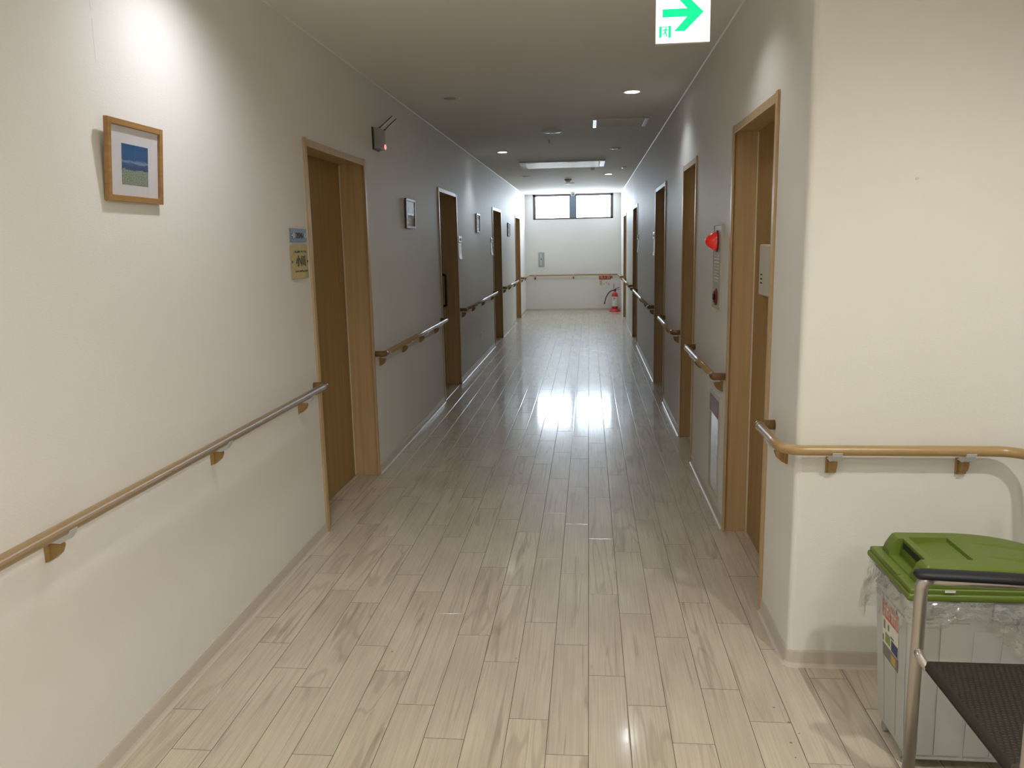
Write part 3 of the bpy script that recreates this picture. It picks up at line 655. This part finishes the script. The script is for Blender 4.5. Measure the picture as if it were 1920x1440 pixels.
# ------------------------------------------------------------------ things on the right wall
e = empty('fire_alarm', (XR, 4.45, 1.13)); tag(e, 'cream fire alarm plate with red cone lamp and push button on right wall', 'fire alarm')
MB().box((XR-0.007, 4.335, 1.135), (XR, 4.585, 1.578), 0.002).build('base_plate', M['plate'], e)
fr_ = MB()
for (a, b, c, d) in ((4.329, 4.335, 1.129, 1.584), (4.585, 4.591, 1.129, 1.584), (4.335, 4.585, 1.129, 1.135), (4.335, 4.585, 1.578, 1.584)):
    fr_.box((XR-0.010, a, c), (XR, b, d), 0.001)
fr_.build('plate_rim', M['plate'], e)
lp = MB().lathe([(0.052, 0), (0.052, 0.006), (0.046, 0.022), (0.030, 0.046), (0.016, 0.058), (0.004, 0.062)], (XR-0.011, 4.47, 1.495), '-x', 32).build('lamp_lens', M['redlens'], e)
sub(MB().lathe([(0.058, 0), (0.058, 0.006), (0.052, 0.008)], (XR-0.007, 4.47, 1.495), '-x', 32), 'lens_ring', M['darkred'], lp)
gr = MB()
for k in range(9): gr.box((XR-0.0115, 4.40, 1.275+k*0.017), (XR-0.006, 4.54, 1.283+k*0.017), 0.0006)
gr.build('sounder_grille', M['creamplastic'], e)
bt = MB().lathe([(0.045, 0), (0.045, 0.006), (0.034, 0.012), (0.030, 0.008)], (XR-0.007, 4.46, 1.195), '-x', 32).build('call_button', M['darkred'], e)
sub(MB().lathe([(0.016, 0), (0.016, 0.012)], (XR-0.015, 4.46, 1.195), '-x', 24), 'button_centre', M['black'], bt)

e = empty('recessed_extinguisher_cabinet', (XR, 4.44, 0.07)); tag(e, 'narrow flush extinguisher cabinet with dark red panel low on right wall', 'cabinet')
f = MB(); a, b, c, d = 4.265, 4.615, 0.085, 0.660
for q in (((a, c), (a+0.009, d)), ((b-0.009, c), (b, d)), ((a+0.009, c), (b-0.009, c+0.009)), ((a+0.009, d-0.009), (b-0.009, d))):
    f.box((XR-0.007, q[0][0], q[0][1]), (XR+0.002, q[1][0], q[1][1]), 0.001)
f.build('cabinet_frame', M['plate'], e)
MB().box((XR-0.004, a+0.009, c+0.009), (XR, b-0.009, d-0.009)).build('cabinet_door', M['plate'], e)
MB().box((XR-0.0055, a+0.04, 0.540), (XR-0.004, b-0.02, d-0.022), 0.0005).build('red_panel', M['darkred'], e)
MB().box((XR-0.0055, a+0.04, c+0.03), (XR-0.004, b-0.085, 0.538), 0.0005).build('view_window', M['vane'], e)

e = empty('care_call_plate', (XR+0.11, 3.6, 1.25)); tag(e, 'cream plastic plate mounted on the panel of the nearest right door', 'plate')
MB().box((XR+0.088, 3.50, 1.245), (XR+0.113, 3.84, 1.478), 0.009, 3).build('plate_body', M['creamplastic'], e)
q = MB()
for z in (1.300, 1.318, 1.338): q.box((XR+0.0872, 3.76, z), (XR+0.0882, 3.80, z+0.006))
q.build('plate_print', M['ink'], e)

# ------------------------------------------------------------------ exit sign
def exit_sign():
    x0, x1, y, z0, z1 = 0.228, 0.408, 2.90, 2.162, 2.342
    e = empty('exit_sign', ((x0+x1)/2, y, H)); tag(e, 'lit white exit sign with green arrow hanging from the ceiling', 'exit sign')
    MB().box((x0-0.002, y+0.004, z0-0.003), (x1+0.002, y+0.034, z1+0.003), 0.002).build('sign_body', M['signedge'], e)
    f = MB().box((x0, y, z0), (x1, y+0.004, z1), 0.001).build('lit_face', M['signwhite'], e)
    S = x1-x0
    def P(u, v): return (x0+u*S, y-0.0008, z0+v*S)
    def poly(mb, pts): mb.prism([(x0+u*S, z0+v*S) for u, v in pts], 1, y-0.0012, y+0.0005)
    c = 0.525
    a = MB(); poly(a, [(0.12, c-0.072), (0.577, c-0.072), (0.335, c-0.325), (0.54, c-0.325), (0.877, c), (0.54, c+0.325), (0.335, c+0.325), (0.577, c+0.072), (0.12, c+0.072)])
    a.build('arrow', M['signgreen'], e)
    p = MB()
    poly(p, [(0.062, 0.085), (0.110, 0.105), (0.110, 0.29), (0.062, 0.30)]); poly(p, [(0.232, 0.09), (0.282, 0.09), (0.282, 0.30), (0.232, 0.30)])
    poly(p, [(0.105, 0.280), (0.235, 0.280), (0.235, 0.292), (0.105, 0.292)])
    hd = [(0.188+0.014*math.cos(t*math.pi/5), 0.262+0.014*math.sin(t*math.pi/5)) for t in range(10)]; poly(p, hd)
    for s in ([(0.172, 0.250), (0.202, 0.246), (0.190, 0.196), (0.160, 0.202)], [(0.165, 0.204), (0.190, 0.200), (0.204, 0.158), (0.214, 0.108), (0.194, 0.108), (0.180, 0.154)],
              [(0.162, 0.206), (0.182, 0.198), (0.166, 0.158), (0.122, 0.144), (0.118, 0.162), (0.150, 0.174)], [(0.188, 0.248), (0.176, 0.232), (0.154, 0.224), (0.144, 0.204), (0.128, 0.212), (0.142, 0.244)],
              [(0.188, 0.248), (0.194, 0.228), (0.226, 0.214), (0.232, 0.228), (0.206, 0.244)]): poly(p, s)
    p.build('running_figure', M['signgreen'], e)
    MB().box((0.298, y+0.012, z1+0.003), (0.338, y+0.026, H-0.012), 0.002).build('hanger', M['whiteplastic'], e)
    MB().box((0.258, y-0.01, H-0.012), (0.378, y+0.05, H), 0.003).build('ceiling_mount', M['whiteplastic'], e)
exit_sign()

# ------------------------------------------------------------------ ceiling things
def downlight(x, y, lit, label):
    e = empty('downlight', (x, y, H)); tag(e, label, 'ceiling light', 'recessed ceiling downlights')
    MB().lathe([(0.068, 0), (0.068, -0.003), (0.062, -0.006), (0.054, -0.005), (0.052, 0.0)], (x, y, H), 'z', 40).build('trim_ring', M['whiteplastic'], e)
    MB().lathe([(0.052, -0.0058), (0.030, -0.0070), (0.002, -0.0076)], (x, y, H), 'z', 40).build('lens', M['lens'] if lit else M['lensoff'], e)
downlight(0.31, 6.03, True, 'lit round downlight nearest the camera, right of the hatch row')
downlight(-1.0, 9.55, True, 'lit round downlight near the left wall')
downlight(0.31, 13.0, True, 'farthest visible lit round downlight, near the right wall')
downlight(-1.0, 6.02, False, 'unlit round downlight nearest the camera, by the left wall')
downlight(0.31, 9.53, False, 'unlit round downlight behind the square ceiling hatch')
downlight(-1.0, 13.05, False, 'farthest unlit round downlight, by the left wall')
e = empty('ceiling_speaker', (-0.345, 7.92, H)); tag(e, 'round white ceiling plate with dark centre hole', 'ceiling speaker')
MB().lathe([(0.092, 0), (0.092, -0.006), (0.080, -0.016), (0.038, -0.022)], (-0.345, 7.92, H), 'z', 40).build('cover', M['whiteplastic'], e)
MB().lathe([(0.030, -0.0218), (0.028, -0.024)], (-0.345, 7.92, H), 'z', 24).build('centre', M['black'], e)
tag(MB().tube([(-0.408, 8.55, H), (-0.408, 8.55, H-0.02), (-0.400, 8.55, H-0.032), (-0.408, 8.55, H-0.040)], 0.004, 8).build('ceiling_hook', M['greyplastic']),
    'tiny dark hook screwed into the ceiling behind the round speaker', 'hook')
def hatch():
    x0, x1, y0, y1 = 0.040, 0.523, 7.27, 7.76
    e = empty('ceiling_hatch', ((x0+x1)/2, (y0+y1)/2, H)); tag(e, 'square ceiling inspection hatch with bright metal edge strips', 'hatch')
    MB().box((x0+0.03, y0+0.012, H-0.004), (x1-0.03, y1-0.012, H)).build('hatch_panel', M['ceil'], e)
    for a, b, c, d in ((x0, y0, x0+0.032, y1), (x1-0.032, y0, x1, y1)):
        MB().box((a, b, H-0.010), (c, d, H), 0.002).build('edge_strip', M['alu'], e)
    for b, d in ((y0, y0+0.012), (y1-0.012, y1)): MB().box((x0+0.032, b, H-0.007), (x1-0.032, d, H), 0.002).build('cross_strip', M['creamplastic'], e)
hatch()
def aircon():
    x0, x1, y0, y1 = -0.915, 0.215, 10.74, 11.50
    e = empty('ceiling_cassette', ((x0+x1)/2, (y0+y1)/2, H)); tag(e, 'long white ceiling cassette unit with glossy panel reflecting the window', 'air conditioner')
    f = MB(); t = 0.07
    f.box((x0, y0, H-0.020), (x0+t, y1, H), 0.004).box((x1-t, y0, H-0.020), (x1, y1, H), 0.004)
    f.box((x0+t, y0, H-0.020), (x1-t, y0+0.06, H), 0.004).box((x0+t, y1-0.06, H-0.020), (x1-t, y1, H), 0.004)
    f.build('cassette_frame', M['whiteplastic'], e)
    v = MB(); v.box((-0.5*(x1-x0)+t+0.01, -0.30, -0.005), (0.5*(x1-x0)-t-0.01, 0.30, 0.005), 0.002)
    o = v.build('glossy_panel', M['vane'], e); o.location = (0, 0, -0.020); o.rotation_euler = (math.radians(-1.3), 0, 0)
aircon()
tag(MB().box((0.480, 11.86, H-0.012), (0.530, 12.04, H), 0.003).build('ceiling_box', M['whiteplastic']), 'small flat white box on the ceiling near the right wall', 'ceiling box')
tag(MB().box((0.030, 11.62, H-0.055), (0.082, 11.66, H), 0.004).build('ceiling_sensor', M['whiteplastic']), 'small white sensor block hanging just behind the ceiling cassette', 'sensor')
e = empty('smoke_detector', (-0.345, 13.85, H)); tag(e, 'round smoke detector with dark base on the far ceiling', 'smoke detector')
MB().lathe([(0.062, 0), (0.060, -0.016), (0.040, -0.030)], (-0.345, 13.85, H), 'z', 32).build('base', M['greyplastic'], e)
MB().lathe([(0.036, -0.030), (0.034, -0.046), (0.020, -0.052)], (-0.345, 13.85, H), 'z', 32).build('sensor_head', M['creamplastic'], e)
e = empty('ceiling_plate', (-0.34, 14.75, H)); tag(e, 'pale round ceiling plate just behind the smoke detector', 'ceiling plate')
MB().lathe([(0.085, 0), (0.085, -0.008), (0.070, -0.014)], (-0.34, 14.75, H), 'z', 32).build('cover', M['whiteplastic'], e)
e = empty('ceiling_vent', (0.26, 17.1, H)); tag(e, 'small white ceiling vent in front of the right window pane', 'vent')
MB().box((0.09, 16.9, H-0.008), (0.43, 17.3, H), 0.002).build('vent_frame', M['whiteplastic'], e)
for k in range(5): MB().box((0.12, 16.95+k*0.065, H-0.012), (0.40, 16.975+k*0.065, H-0.008)).build('slat', M['creamplastic'], e)
e = empty('security_camera', (-0.336, 17.40, H)); tag(e, 'white dome camera on ceiling in front of the window mullion', 'camera')
MB().lathe([(0.058, 0), (0.060, -0.02), (0.056, -0.034)], (-0.336, 17.4, H), 'z', 32).build('housing', M['whiteplastic'], e)
MB().lathe([(0.044, -0.034), (0.040, -0.055), (0.026, -0.072), (0.006, -0.080)], (-0.336, 17.4, H), 'z', 32).build('dome', M['greyplastic'], e)

# ------------------------------------------------------------------ end wall things
e = empty('switch_panel', (-1.05, YE, 0.99)); tag(e, 'grey green upright cover plate on the left of the end wall', 'panel')
MB().box((-1.115, YE-0.012, 0.990), (-0.983, YE, 1.310), 0.003).build('cover', M['panelgrey'], e)
MB().box((-1.075, YE-0.016, 1.02), (-1.045, YE-0.012, 1.28), 0.002).build('centre_strip', M['cradle'], e)
MB().lathe([(0.012, 0), (0.012, 0.001)], (-1.055, YE-0.018, 1.160), 'y', 16).build('knob', M['black'], e)
e = empty('extinguisher_notice', (0.352, YE, 0.55)); tag(e, 'red and white notice on end wall above the fire extinguisher', 'notice')
MB().box((0.223, YE-0.003, 0.549), (0.481, YE, 0.775), 0.0005).build('notice_sheet', M['whitepaper'], e)
MB().box((0.223, YE-0.004, 0.690), (0.481, YE-0.003, 0.775)).build('red_header', M['redpaint'], e)
text_mb('消火器', 0.072, face_mtx((0.352, YE-0.0046, 0.732), 'E') @ Matrix.Diagonal((1.1, 1, 1, 1))).build('header_lettering', M['whitepaper'], e)
q = MB(); q.box((0.235, YE-0.004, 0.565), (0.295, YE-0.0032, 0.675)).box((0.375, YE-0.004, 0.60), (0.40, YE-0.0032, 0.65)).box((0.42, YE-0.004, 0.565), (0.455, YE-0.0032, 0.61)).box((0.31, YE-0.004, 0.58), (0.35, YE-0.0032, 0.60))
q.build('small_diagrams', M['paleprint'], e)
def extinguisher(x, y):
    e = empty('fire_extinguisher', (x, y, 0)); tag(e, 'red fire extinguisher on a red stand in the far right corner', 'fire extinguisher')
    st = MB(); st.lathe([(0.125, 0.0), (0.125, 0.012), (0.105, 0.035), (0.080, 0.060), (0.072, 0.062)], (x, y, 0), 'z', 32); st.build('stand', M['red'], e)
    b = MB().lathe([(0.066, 0.062), (0.068, 0.075), (0.068, 0.345), (0.060, 0.380), (0.036, 0.410), (0.020, 0.425), (0.020, 0.445)], (x, y, 0), 'z', 32).build('cylinder', M['red'], e)
    l = MB(); bm = l.bm; n = 14; A = [(x+0.0688*math.sin(a), y-0.0688*math.cos(a)) for a in [-1.15+2.3*i/n for i in range(n+1)]]
    lo = [bm.verts.new((p[0], p[1], 0.115)) for p in A]; hi = [bm.verts.new((p[0], p[1], 0.325)) for p in A]
    for i in range(n): f = bm.faces.new((lo[i], lo[i+1], hi[i+1], hi[i])); f.smooth = True
    sub(l, 'label', M['whitepaper'], b)
    sub(MB().box((x-0.045, y-0.0705, 0.285), (x+0.010, y-0.055, 0.300)).box((x-0.045, y-0.0705, 0.255), (x+0.0, y-0.055, 0.262)), 'label_print', M['ink'], b)
    h = MB(); h.box((x-0.02, y-0.02, 0.445), (x+0.03, y+0.02, 0.475), 0.004); h.box((x-0.03, y-0.010, 0.475), (x+0.10, y+0.010, 0.484), 0.002)
    h.tube([(x+0.0, y, 0.490), (x+0.05, y, 0.510), (x+0.10, y, 0.520)], 0.006, 8); h.build('valve_handle', M['black'], e)
    hs = MB(); pts = [(x-0.02, y, 0.460), (x-0.08, y, 0.452), (x-0.14, y, 0.400), (x-0.19, y, 0.310), (x-0.215, y, 0.225)]
    hs.tube(pts, 0.011, 10); ho = hs.build('hose', M['black'], e)
    sub(MB().tube([(x-0.215, y, 0.225), (x-0.225, y, 0.165)], [0.009, 0.016], 12), 'nozzle', M['black'], ho)
    MB().tube([(x-0.02, y+0.02, 0.50), (x-0.02, y+0.02, 0.60)], 0.006, 8).build('safety_pin', M['black'], e)
extinguisher(0.565, 17.70)
tag(MB().lathe([(0.005, 0), (0.0045, 0.003)], (1.036, YF-0.003, 1.68), 'y', 12).build('wall_screw', M['creamplastic']), 'tiny screw head alone on the cream wall above the bin', 'screw')

# ------------------------------------------------------------------ waste bin
def bin_():
    e = empty('waste_bin', (1.12, 2.265, 0)); tag(e, 'grey plastic waste bin with olive green lid and clear bag', 'waste bin')
    T = (0.868, 1.388, 2.118, 2.412, 0.535); B = (0.897, 1.362, 2.148, 2.388, 0.028)
    def lerp(z):
        t = (z-B[4])/(T[4]-B[4]); return [B[i]+(T[i]-B[i])*t for i in range(4)]
    def ring(bm, z, ex, r=0.03, n=5):
        x0, x1, y0, y1 = lerp(z); x0 -= ex; x1 += ex; y0 -= ex; y1 += ex; P = []
        for cx, cy, a0 in ((x1-r, y1-r, 0), (x0+r, y1-r, 90), (x0+r, y0+r, 180), (x1-r, y0+r, 270)):
            for i in range(n+1):
                a = math.radians(a0+90*i/n); P.append(bm.verts.new((cx+r*math.cos(a), cy+r*math.sin(a), z)))
        return P
    m = MB(); bm = m.bm; prof = [(0.028, -0.006), (0.034, 0.0), (0.475, 0.0), (0.476, 0.007), (0.530, 0.008), (0.535, 0.006), (0.535, -0.006), (0.05, -0.006)]
    R = [ring(bm, z, ex) for z, ex in prof]
    for i in range(len(R)-1):
        n = len(R[i])
        for k in range(n): bm.faces.new((R[i][k], R[i][(k+1) % n], R[i+1][(k+1) % n], R[i+1][k]))
    bm.faces.new(R[0][::-1]); bm.faces.new(R[-1])
    body = m.build('bin_body', M['binbody'], e)
    # raised panels on the faces (front, left)
    p = MB(); bm = p.bm
    def slab(ax, u0, u1, z0, z1, d=0.003, side=0):
        # ax 'f' = front face (y min), 'l' = left face (x min)
        V = []
        for dd in (0, d):
            for (u, z) in ((u0, z0), (u1, z0), (u1, z1), (u0, z1)):
                x0, x1, y0, y1 = lerp(z)
                if ax == 'f': V.append(bm.verts.new((x0+(x1-x0)*u, y0-dd, z)))
                else: V.append(bm.verts.new((x0-dd, y0+(y1-y0)*u, z)))
        for a in ((4, 5, 6, 7), (0, 1, 5, 4), (1, 2, 6, 5), (2, 3, 7, 6), (3, 0, 4, 7)): bm.faces.new([V[i] for i in a])
    for u0, u1, z1 in ((0.06, 0.145, 0.462), (0.155, 0.30, 0.462), (0.325, 0.455, 0.440), (0.475, 0.60, 0.462), (0.62, 0.745, 0.440), (0.765, 0.94, 0.462)): slab('f', u0, u1, 0.05, z1)
    for u0, u1 in ((0.10, 0.30), (0.34, 0.66), (0.70, 0.90)): slab('l', u0, u1, 0.05, 0.455)
    for u0, u1 in ((0.10, 0.235), (0.40, 0.62), (0.66, 0.80)): slab('f', u0, u1, 0.478, 0.528, 0.016)
    for u0, u1 in ((0.15, 0.45), (0.55, 0.85)): slab('l', u0, u1, 0.478, 0.528, 0.014)
    p.build('body_panels', M['binbody'], e)
    for x, y in ((0.912, 2.205), (0.912, 2.335), (1.345, 2.205), (1.345, 2.335)):
        MB().tube([(x-0.012, y, 0.0155), (x+0.012, y, 0.0155)], 0.0155, 16).build('wheel', M['greyplastic'], e)
    # sticker on the left face
    st = MB(); sb = []
    def patch(mb, u0, u1, z0, z1, off, slant=0.0):
        V = []
        for (u, z) in ((u0, z0), (u1, z0), (u1, z1), (u0, z1)):
            x0, x1, y0, y1 = lerp(z); V.append((x0-off, y1+(y0-y1)*u, z))
        mb.quad(*V)
    patch(st, 0.30, 0.74, 0.262, 0.440, 0.0040); so = st.build('sticker', M['whitepaper'], e)
    q = MB(); patch(q, 0.30, 0.74, 0.388, 0.440, 0.0044); sub(q, 'sticker_header', M['redlabel'], so)
    q = MB(); u = 0.35
    for k in range(5):
        patch(q, u, u+0.012, 0.398, 0.426, 0.0048); patch(q, u, u+0.045, 0.420, 0.426, 0.0048)
        if k % 2: patch(q, u+0.030, u+0.042, 0.398, 0.412, 0.0048)
        u += 0.070
    sub(q, 'header_lettering', M['whitepaper'], so)
    q = MB(); patch(q, 0.33, 0.38, 0.352, 0.380, 0.0044); patch(q, 0.45, 0.49, 0.358, 0.378, 0.0044); patch(q, 0.53, 0.62, 0.345, 0.352, 0.0044); patch(q, 0.30, 0.74, 0.264, 0.305, 0.0044); patch(q, 0.30, 0.34, 0.31, 0.33, 0.0044); sub(q, 'grey_diagrams', M['greyprint'], so)
    q = MB(); patch(q, 0.38, 0.52, 0.314, 0.345, 0.0046); sub(q, 'green_block', M['lime'], so)
    q = MB(); patch(q, 0.55, 0.73, 0.308, 0.341, 0.0046); sub(q, 'blue_block', M['inkblue'], so)
    q = MB(); patch(q, 0.55, 0.68, 0.270, 0.298, 0.0048); sub(q, 'yellow_block', M['yellow'], so)
    # lid rim
    LX0, LX1, LY0, LY1 = 0.852, 1.400, 2.100, 2.428
    r = MB(); r.box((LX0, LY0, 0.531), (LX1, LY1, 0.553), 0.009, 3); r.box((LX0+0.006, LY0+0.006, 0.548), (LX1-0.006, LY1-0.006, 0.566), 0.006, 3)
    lid = r.build('lid', M['green'], e)
    # lid hump: height field with steep sides
    hx0, hx1, hy0, hy1 = 0.886, 1.385, 2.112, 2.412
    ztop = 0.620
    def top(x):
        t = max(0.0, (x-1.06)/(hx1-1.06)); return ztop-0.062*t**2.1
    def hgt(x, y):
        z0 = 0.567
        ed = min((x-hx0)/0.020, (y-hy0)/0.018, (hy1-y)/0.018, (hx1-x)/0.012, ((x-hx0)+(hy1-y)-0.018)/0.028, ((x-hx0)+(y-hy0)-0.018)/0.028)
        if ed <= 0: return z0
        z = z0+(top(x)-z0)*min(1, ed)**0.7
        # throat at the left end, between two shoulders
        if x < 0.922 and 2.182 < y < 2.338: z = min(z, 0.570)
        # shallow sunk flap
        if 0.942 < x < 1.050 and 2.184 < y < 2.350: z -= 0.021-0.011*(x-0.942)/0.108
        # two finger grooves running to the hinge end
        for yy in (2.312, 2.205):
            s = (x-1.095)
            if 0 < s < 0.27:
                wv = 0.013*min(1, s/0.08)
                d = abs(y-yy)
                if d < wv: z -= 0.011*(1-d/wv)*min(1, s/0.05)
        return z
    xs = set([hx0, hx1]); ys = set([hy0, hy1]); ee = 0.0012
    xs |= {hx0+0.002*i for i in range(9)} | {hx1-0.002*i for i in range(7)}; ys |= {hy0+0.002*i for i in range(9)} | {hy1-0.002*i for i in range(9)}
    for v in (0.922, 0.942, 1.050): xs |= {v-ee, v+ee}
    for v in (2.182, 2.338, 2.184-0.0, 2.350): ys |= {v-ee, v+ee}
    for yy in (2.312, 2.205): ys |= {yy+d*0.0015 for d in range(-7, 8)}
    v = hx0
    while v < hx1: xs.add(round(v, 4)); v += 0.008
    v = hy0
    while v < hy1: ys.add(round(v, 4)); v += 0.008
    xs = sorted(xs); ys = sorted(ys); hm = MB(); bm = hm.bm
    G = [[bm.verts.new((x, y, hgt(x, y))) for y in ys] for x in xs]
    for i in range(len(xs)-1):
        for j in range(len(ys)-1): bm.faces.new((G[i][j], G[i+1][j], G[i+1][j+1], G[i][j+1]))
    flap = sub(hm, 'lid_hump', M['green'], lid)
    sub(MB().box((0.9195, 2.192, 0.594), (0.9215, 2.330, 0.612)), 'lid_slot', M['darkgap'], lid)
    sub(MB().box((0.919, 2.215, 0.580), (0.9213, 2.270, 0.586), 0.0005), 'slot_lip', M['green'], lid)
    sub(MB().box((0.858, 2.20, 0.5655), (0.868, 2.30, 0.5685), 0.001).box((0.868, 2.205, 0.5655), (0.8715, 2.295, 0.5662)), 'finger_tab', M['green'], lid)
    sub(MB().box((0.945, LY0-0.001, 0.560), (0.972, LY0+0.001, 0.566)), 'lid_tag', M['whitepaper'], lid)
    # clear bag folded over the rim
    rn = random.Random(11)
    def bag(path, bottom, bulge, name, seed):
        b = MB(); bm = b.bm; n = 44
        cum = [0]
        for i in range(1, len(path)): cum.append(cum[-1]+(Vector(path[i][:2])-Vector(path[i-1][:2])).length)
        S = 150; T2 = 26; G = []
        from mathutils import noise
        for i in range(S+1):
            s = cum[-1]*i/S; k = 0
            while k < len(cum)-2 and cum[k+1] < s: k += 1
            t = (s-cum[k])/(cum[k+1]-cum[k]); p = [path[k][q]+(path[k+1][q]-path[k][q])*t for q in range(4)]
            nl = math.hypot(p[2], p[3]); nx, ny = p[2]/nl, p[3]/nl
            zb = bottom(s/cum[-1])+0.02*noise.noise(Vector((s*18, seed, 0)))
            row = []
            for j in range(T2+1):
                q = j/T2; z = 0.533+(zb-0.533)*q
                fold = noise.noise(Vector((s*22+q*2, q*3.0+seed, seed)))*0.012+abs(noise.noise(Vector((s*55, q*6, seed+3))))*0.006
                off = 0.012+bulge(s/cum[-1], q)+fold*min(1, q*3)
                off = max(off, 0.0105 if z > 0.47 else 0.005)
                row.append(bm.verts.new((p[0]+nx*off, p[1]+ny*off, z)))
            G.append(row)
        for i in range(S):
            for j in range(T2): f = bm.faces.new((G[i][j], G[i+1][j], G[i+1][j+1], G[i][j+1])); f.smooth = True
        return b.build(name, M['film'], e)
    path = [(0.90, 2.415, 0, 1), (0.885, 2.414, -0.3, 1), (0.866, 2.400, -1, 0.4), (0.864, 2.36, -1, 0), (0.864, 2.16, -1, 0), (0.866, 2.130, -1, -0.4), (0.880, 2.116, -0.4, -1), (0.92, 2.114, 0, -1), (1.37, 2.114, 0, -1)]
    def bot(u):
        if u < 0.10: return 0.36
        if u < 0.38: return 0.40+0.06*abs(math.sin(u*25))
        if u < 0.5: return 0.46
        return 0.425+0.06*math.sin(u*14)
    def blg(u, q):
        if u < 0.38: return 0.030*math.sin(min(1, u/0.08)*1.57)*q*(1-u/0.5)
        return 0.004*q
    bag(path, bot, blg, 'bin_bag', 4.0)
bin_()

# ------------------------------------------------------------------ armchair beside the bin
def chair():
    e = empty('armchair', (1.05, 1.75, 0)); tag(e, 'silver tube armchair with brown woven seat and navy armrest, in front of the bin', 'chair')
    xf, xb = 0.846, 1.27; ya, yb = 1.478, 2.010; r = 0.0157; zt = 0.636
    for y in (yb, ya):
        fl = MB().tube([(xf, y, 0.012), (xf, y, zt-0.02), (xf+0.004, y, zt-0.006), (xf+0.018, y, zt)], r, 16).build('front_leg', M['tube'], e)
        sub(MB().lathe([(0.020, 0), (0.020, 0.018), (0.017, 0.022)], (xf, y, 0), 'z', 16), 'foot', M['black'], fl)
        rl = MB().tube([(xb+0.03, y, 0.012), (xb, y, 0.40), (xb-0.005, y, zt), (xb+0.03, y, 0.90)], r, 16).build('rear_leg', M['tube'], e)
        sub(MB().lathe([(0.020, 0), (0.020, 0.018), (0.017, 0.022)], (xb+0.03, y, 0), 'z', 16), 'foot', M['black'], rl)
        MB().tube([(xf+0.010, y, zt-0.004), (xb, y, zt-0.018)], 0.010, 12).build('arm_bar', M['tube'], e)
        pts = [(xf-0.020, y, zt+0.014), (xf-0.014, y, zt+0.014), (xf, y, zt+0.014), (1.05, y, zt+0.006), (xb-0.02, y, zt-0.004), (xb-0.005, y, zt-0.005)]
        MB().tube(pts, [0.008, 0.019, 0.023, 0.024, 0.022, 0.010], 20, True, 0.56).build('armrest', M['navy'], e)
    fr = MB(); zc = 0.418; s = 1
    for y, d in ((yb, -1), (ya, 1)):
        fr.tube([(xf, y, zc+0.030), (xf, y+d*0.022, zc+0.014), (xf+0.008, y+d*0.045, zc), (xf+0.03, y+d*0.052, zc), (xb, y+d*0.052, zc)], 0.012, 12)
        fr.tube([(xb, y, zc), (xb, y+d*0.052, zc)], 0.012, 12)
    fr.tube([(xb-0.02, ya+0.05, zc), (xb-0.02, yb-0.05, zc)], 0.012, 12); fr.tube([(xf+0.03, ya+0.06, zc-0.004), (xf+0.03, yb-0.06, zc-0.004)], 0.010, 12)
    fr.build('seat_frame', M['tube'], e)
    # woven seat: grid of raised over-under strands
    def weave(x0, x1, y0, y1, z, mtx=None, name='seat'):
        m = MB(); bm = m.bm; nx, ny = int((x1-x0)/0.0025), int((y1-y0)/0.0025)
        P = 0.0150; G = []; gp = bm.verts.layers.float_color.new('gap')
        for i in range(nx+1):
            row = []
            for j in range(ny+1):
                x = x0+(x1-x0)*i/nx; y = y0+(y1-y0)*j/ny
                a = math.pi*(x+y*0.45)/P; b = math.pi*(y-x*0.15)/(P*0.62)
                q = abs(math.sin(a+0.5*math.pi*(math.floor(b/math.pi) % 2)))*abs(math.sin(b))**0.5; h = 0.0034*q
                ed = min(x-x0, x1-x, y-y0, y1-y)
                if ed < 0.016: h = 0.0015-0.014*(1-ed/0.016)**2
                vv = bm.verts.new((x, y, z+h)); g_ = max(0.0, 1-q/0.42) if ed > 0.016 else 0; vv[gp] = (g_, g_, g_, 1); row.append(vv)
            G.append(row)
        for i in range(nx):
            for j in range(ny): f = bm.faces.new((G[i][j], G[i+1][j], G[i+1][j+1], G[i][j+1])); f.smooth = True
        bx = bmesh.new()
        m.box((x0+0.001, y0+0.001, z-0.024), (x1-0.001, y1-0.001, z-0.010), 0.008, 3)
        if mtx is not None: bmesh.ops.transform(m.bm, matrix=mtx, verts=m.bm.verts)
        return m.build(name, M['mesh'], e)
    weave(0.846, 1.255, ya+0.066, yb-0.034, 0.434)
    R = Matrix.Translation((1.262, 0, 0.66)) @ Matrix.Rotation(math.radians(-83), 4, 'Y')
    weave(0.0, 0.26, ya+0.03, yb-0.03, 0.0, R, 'backrest')
chair()
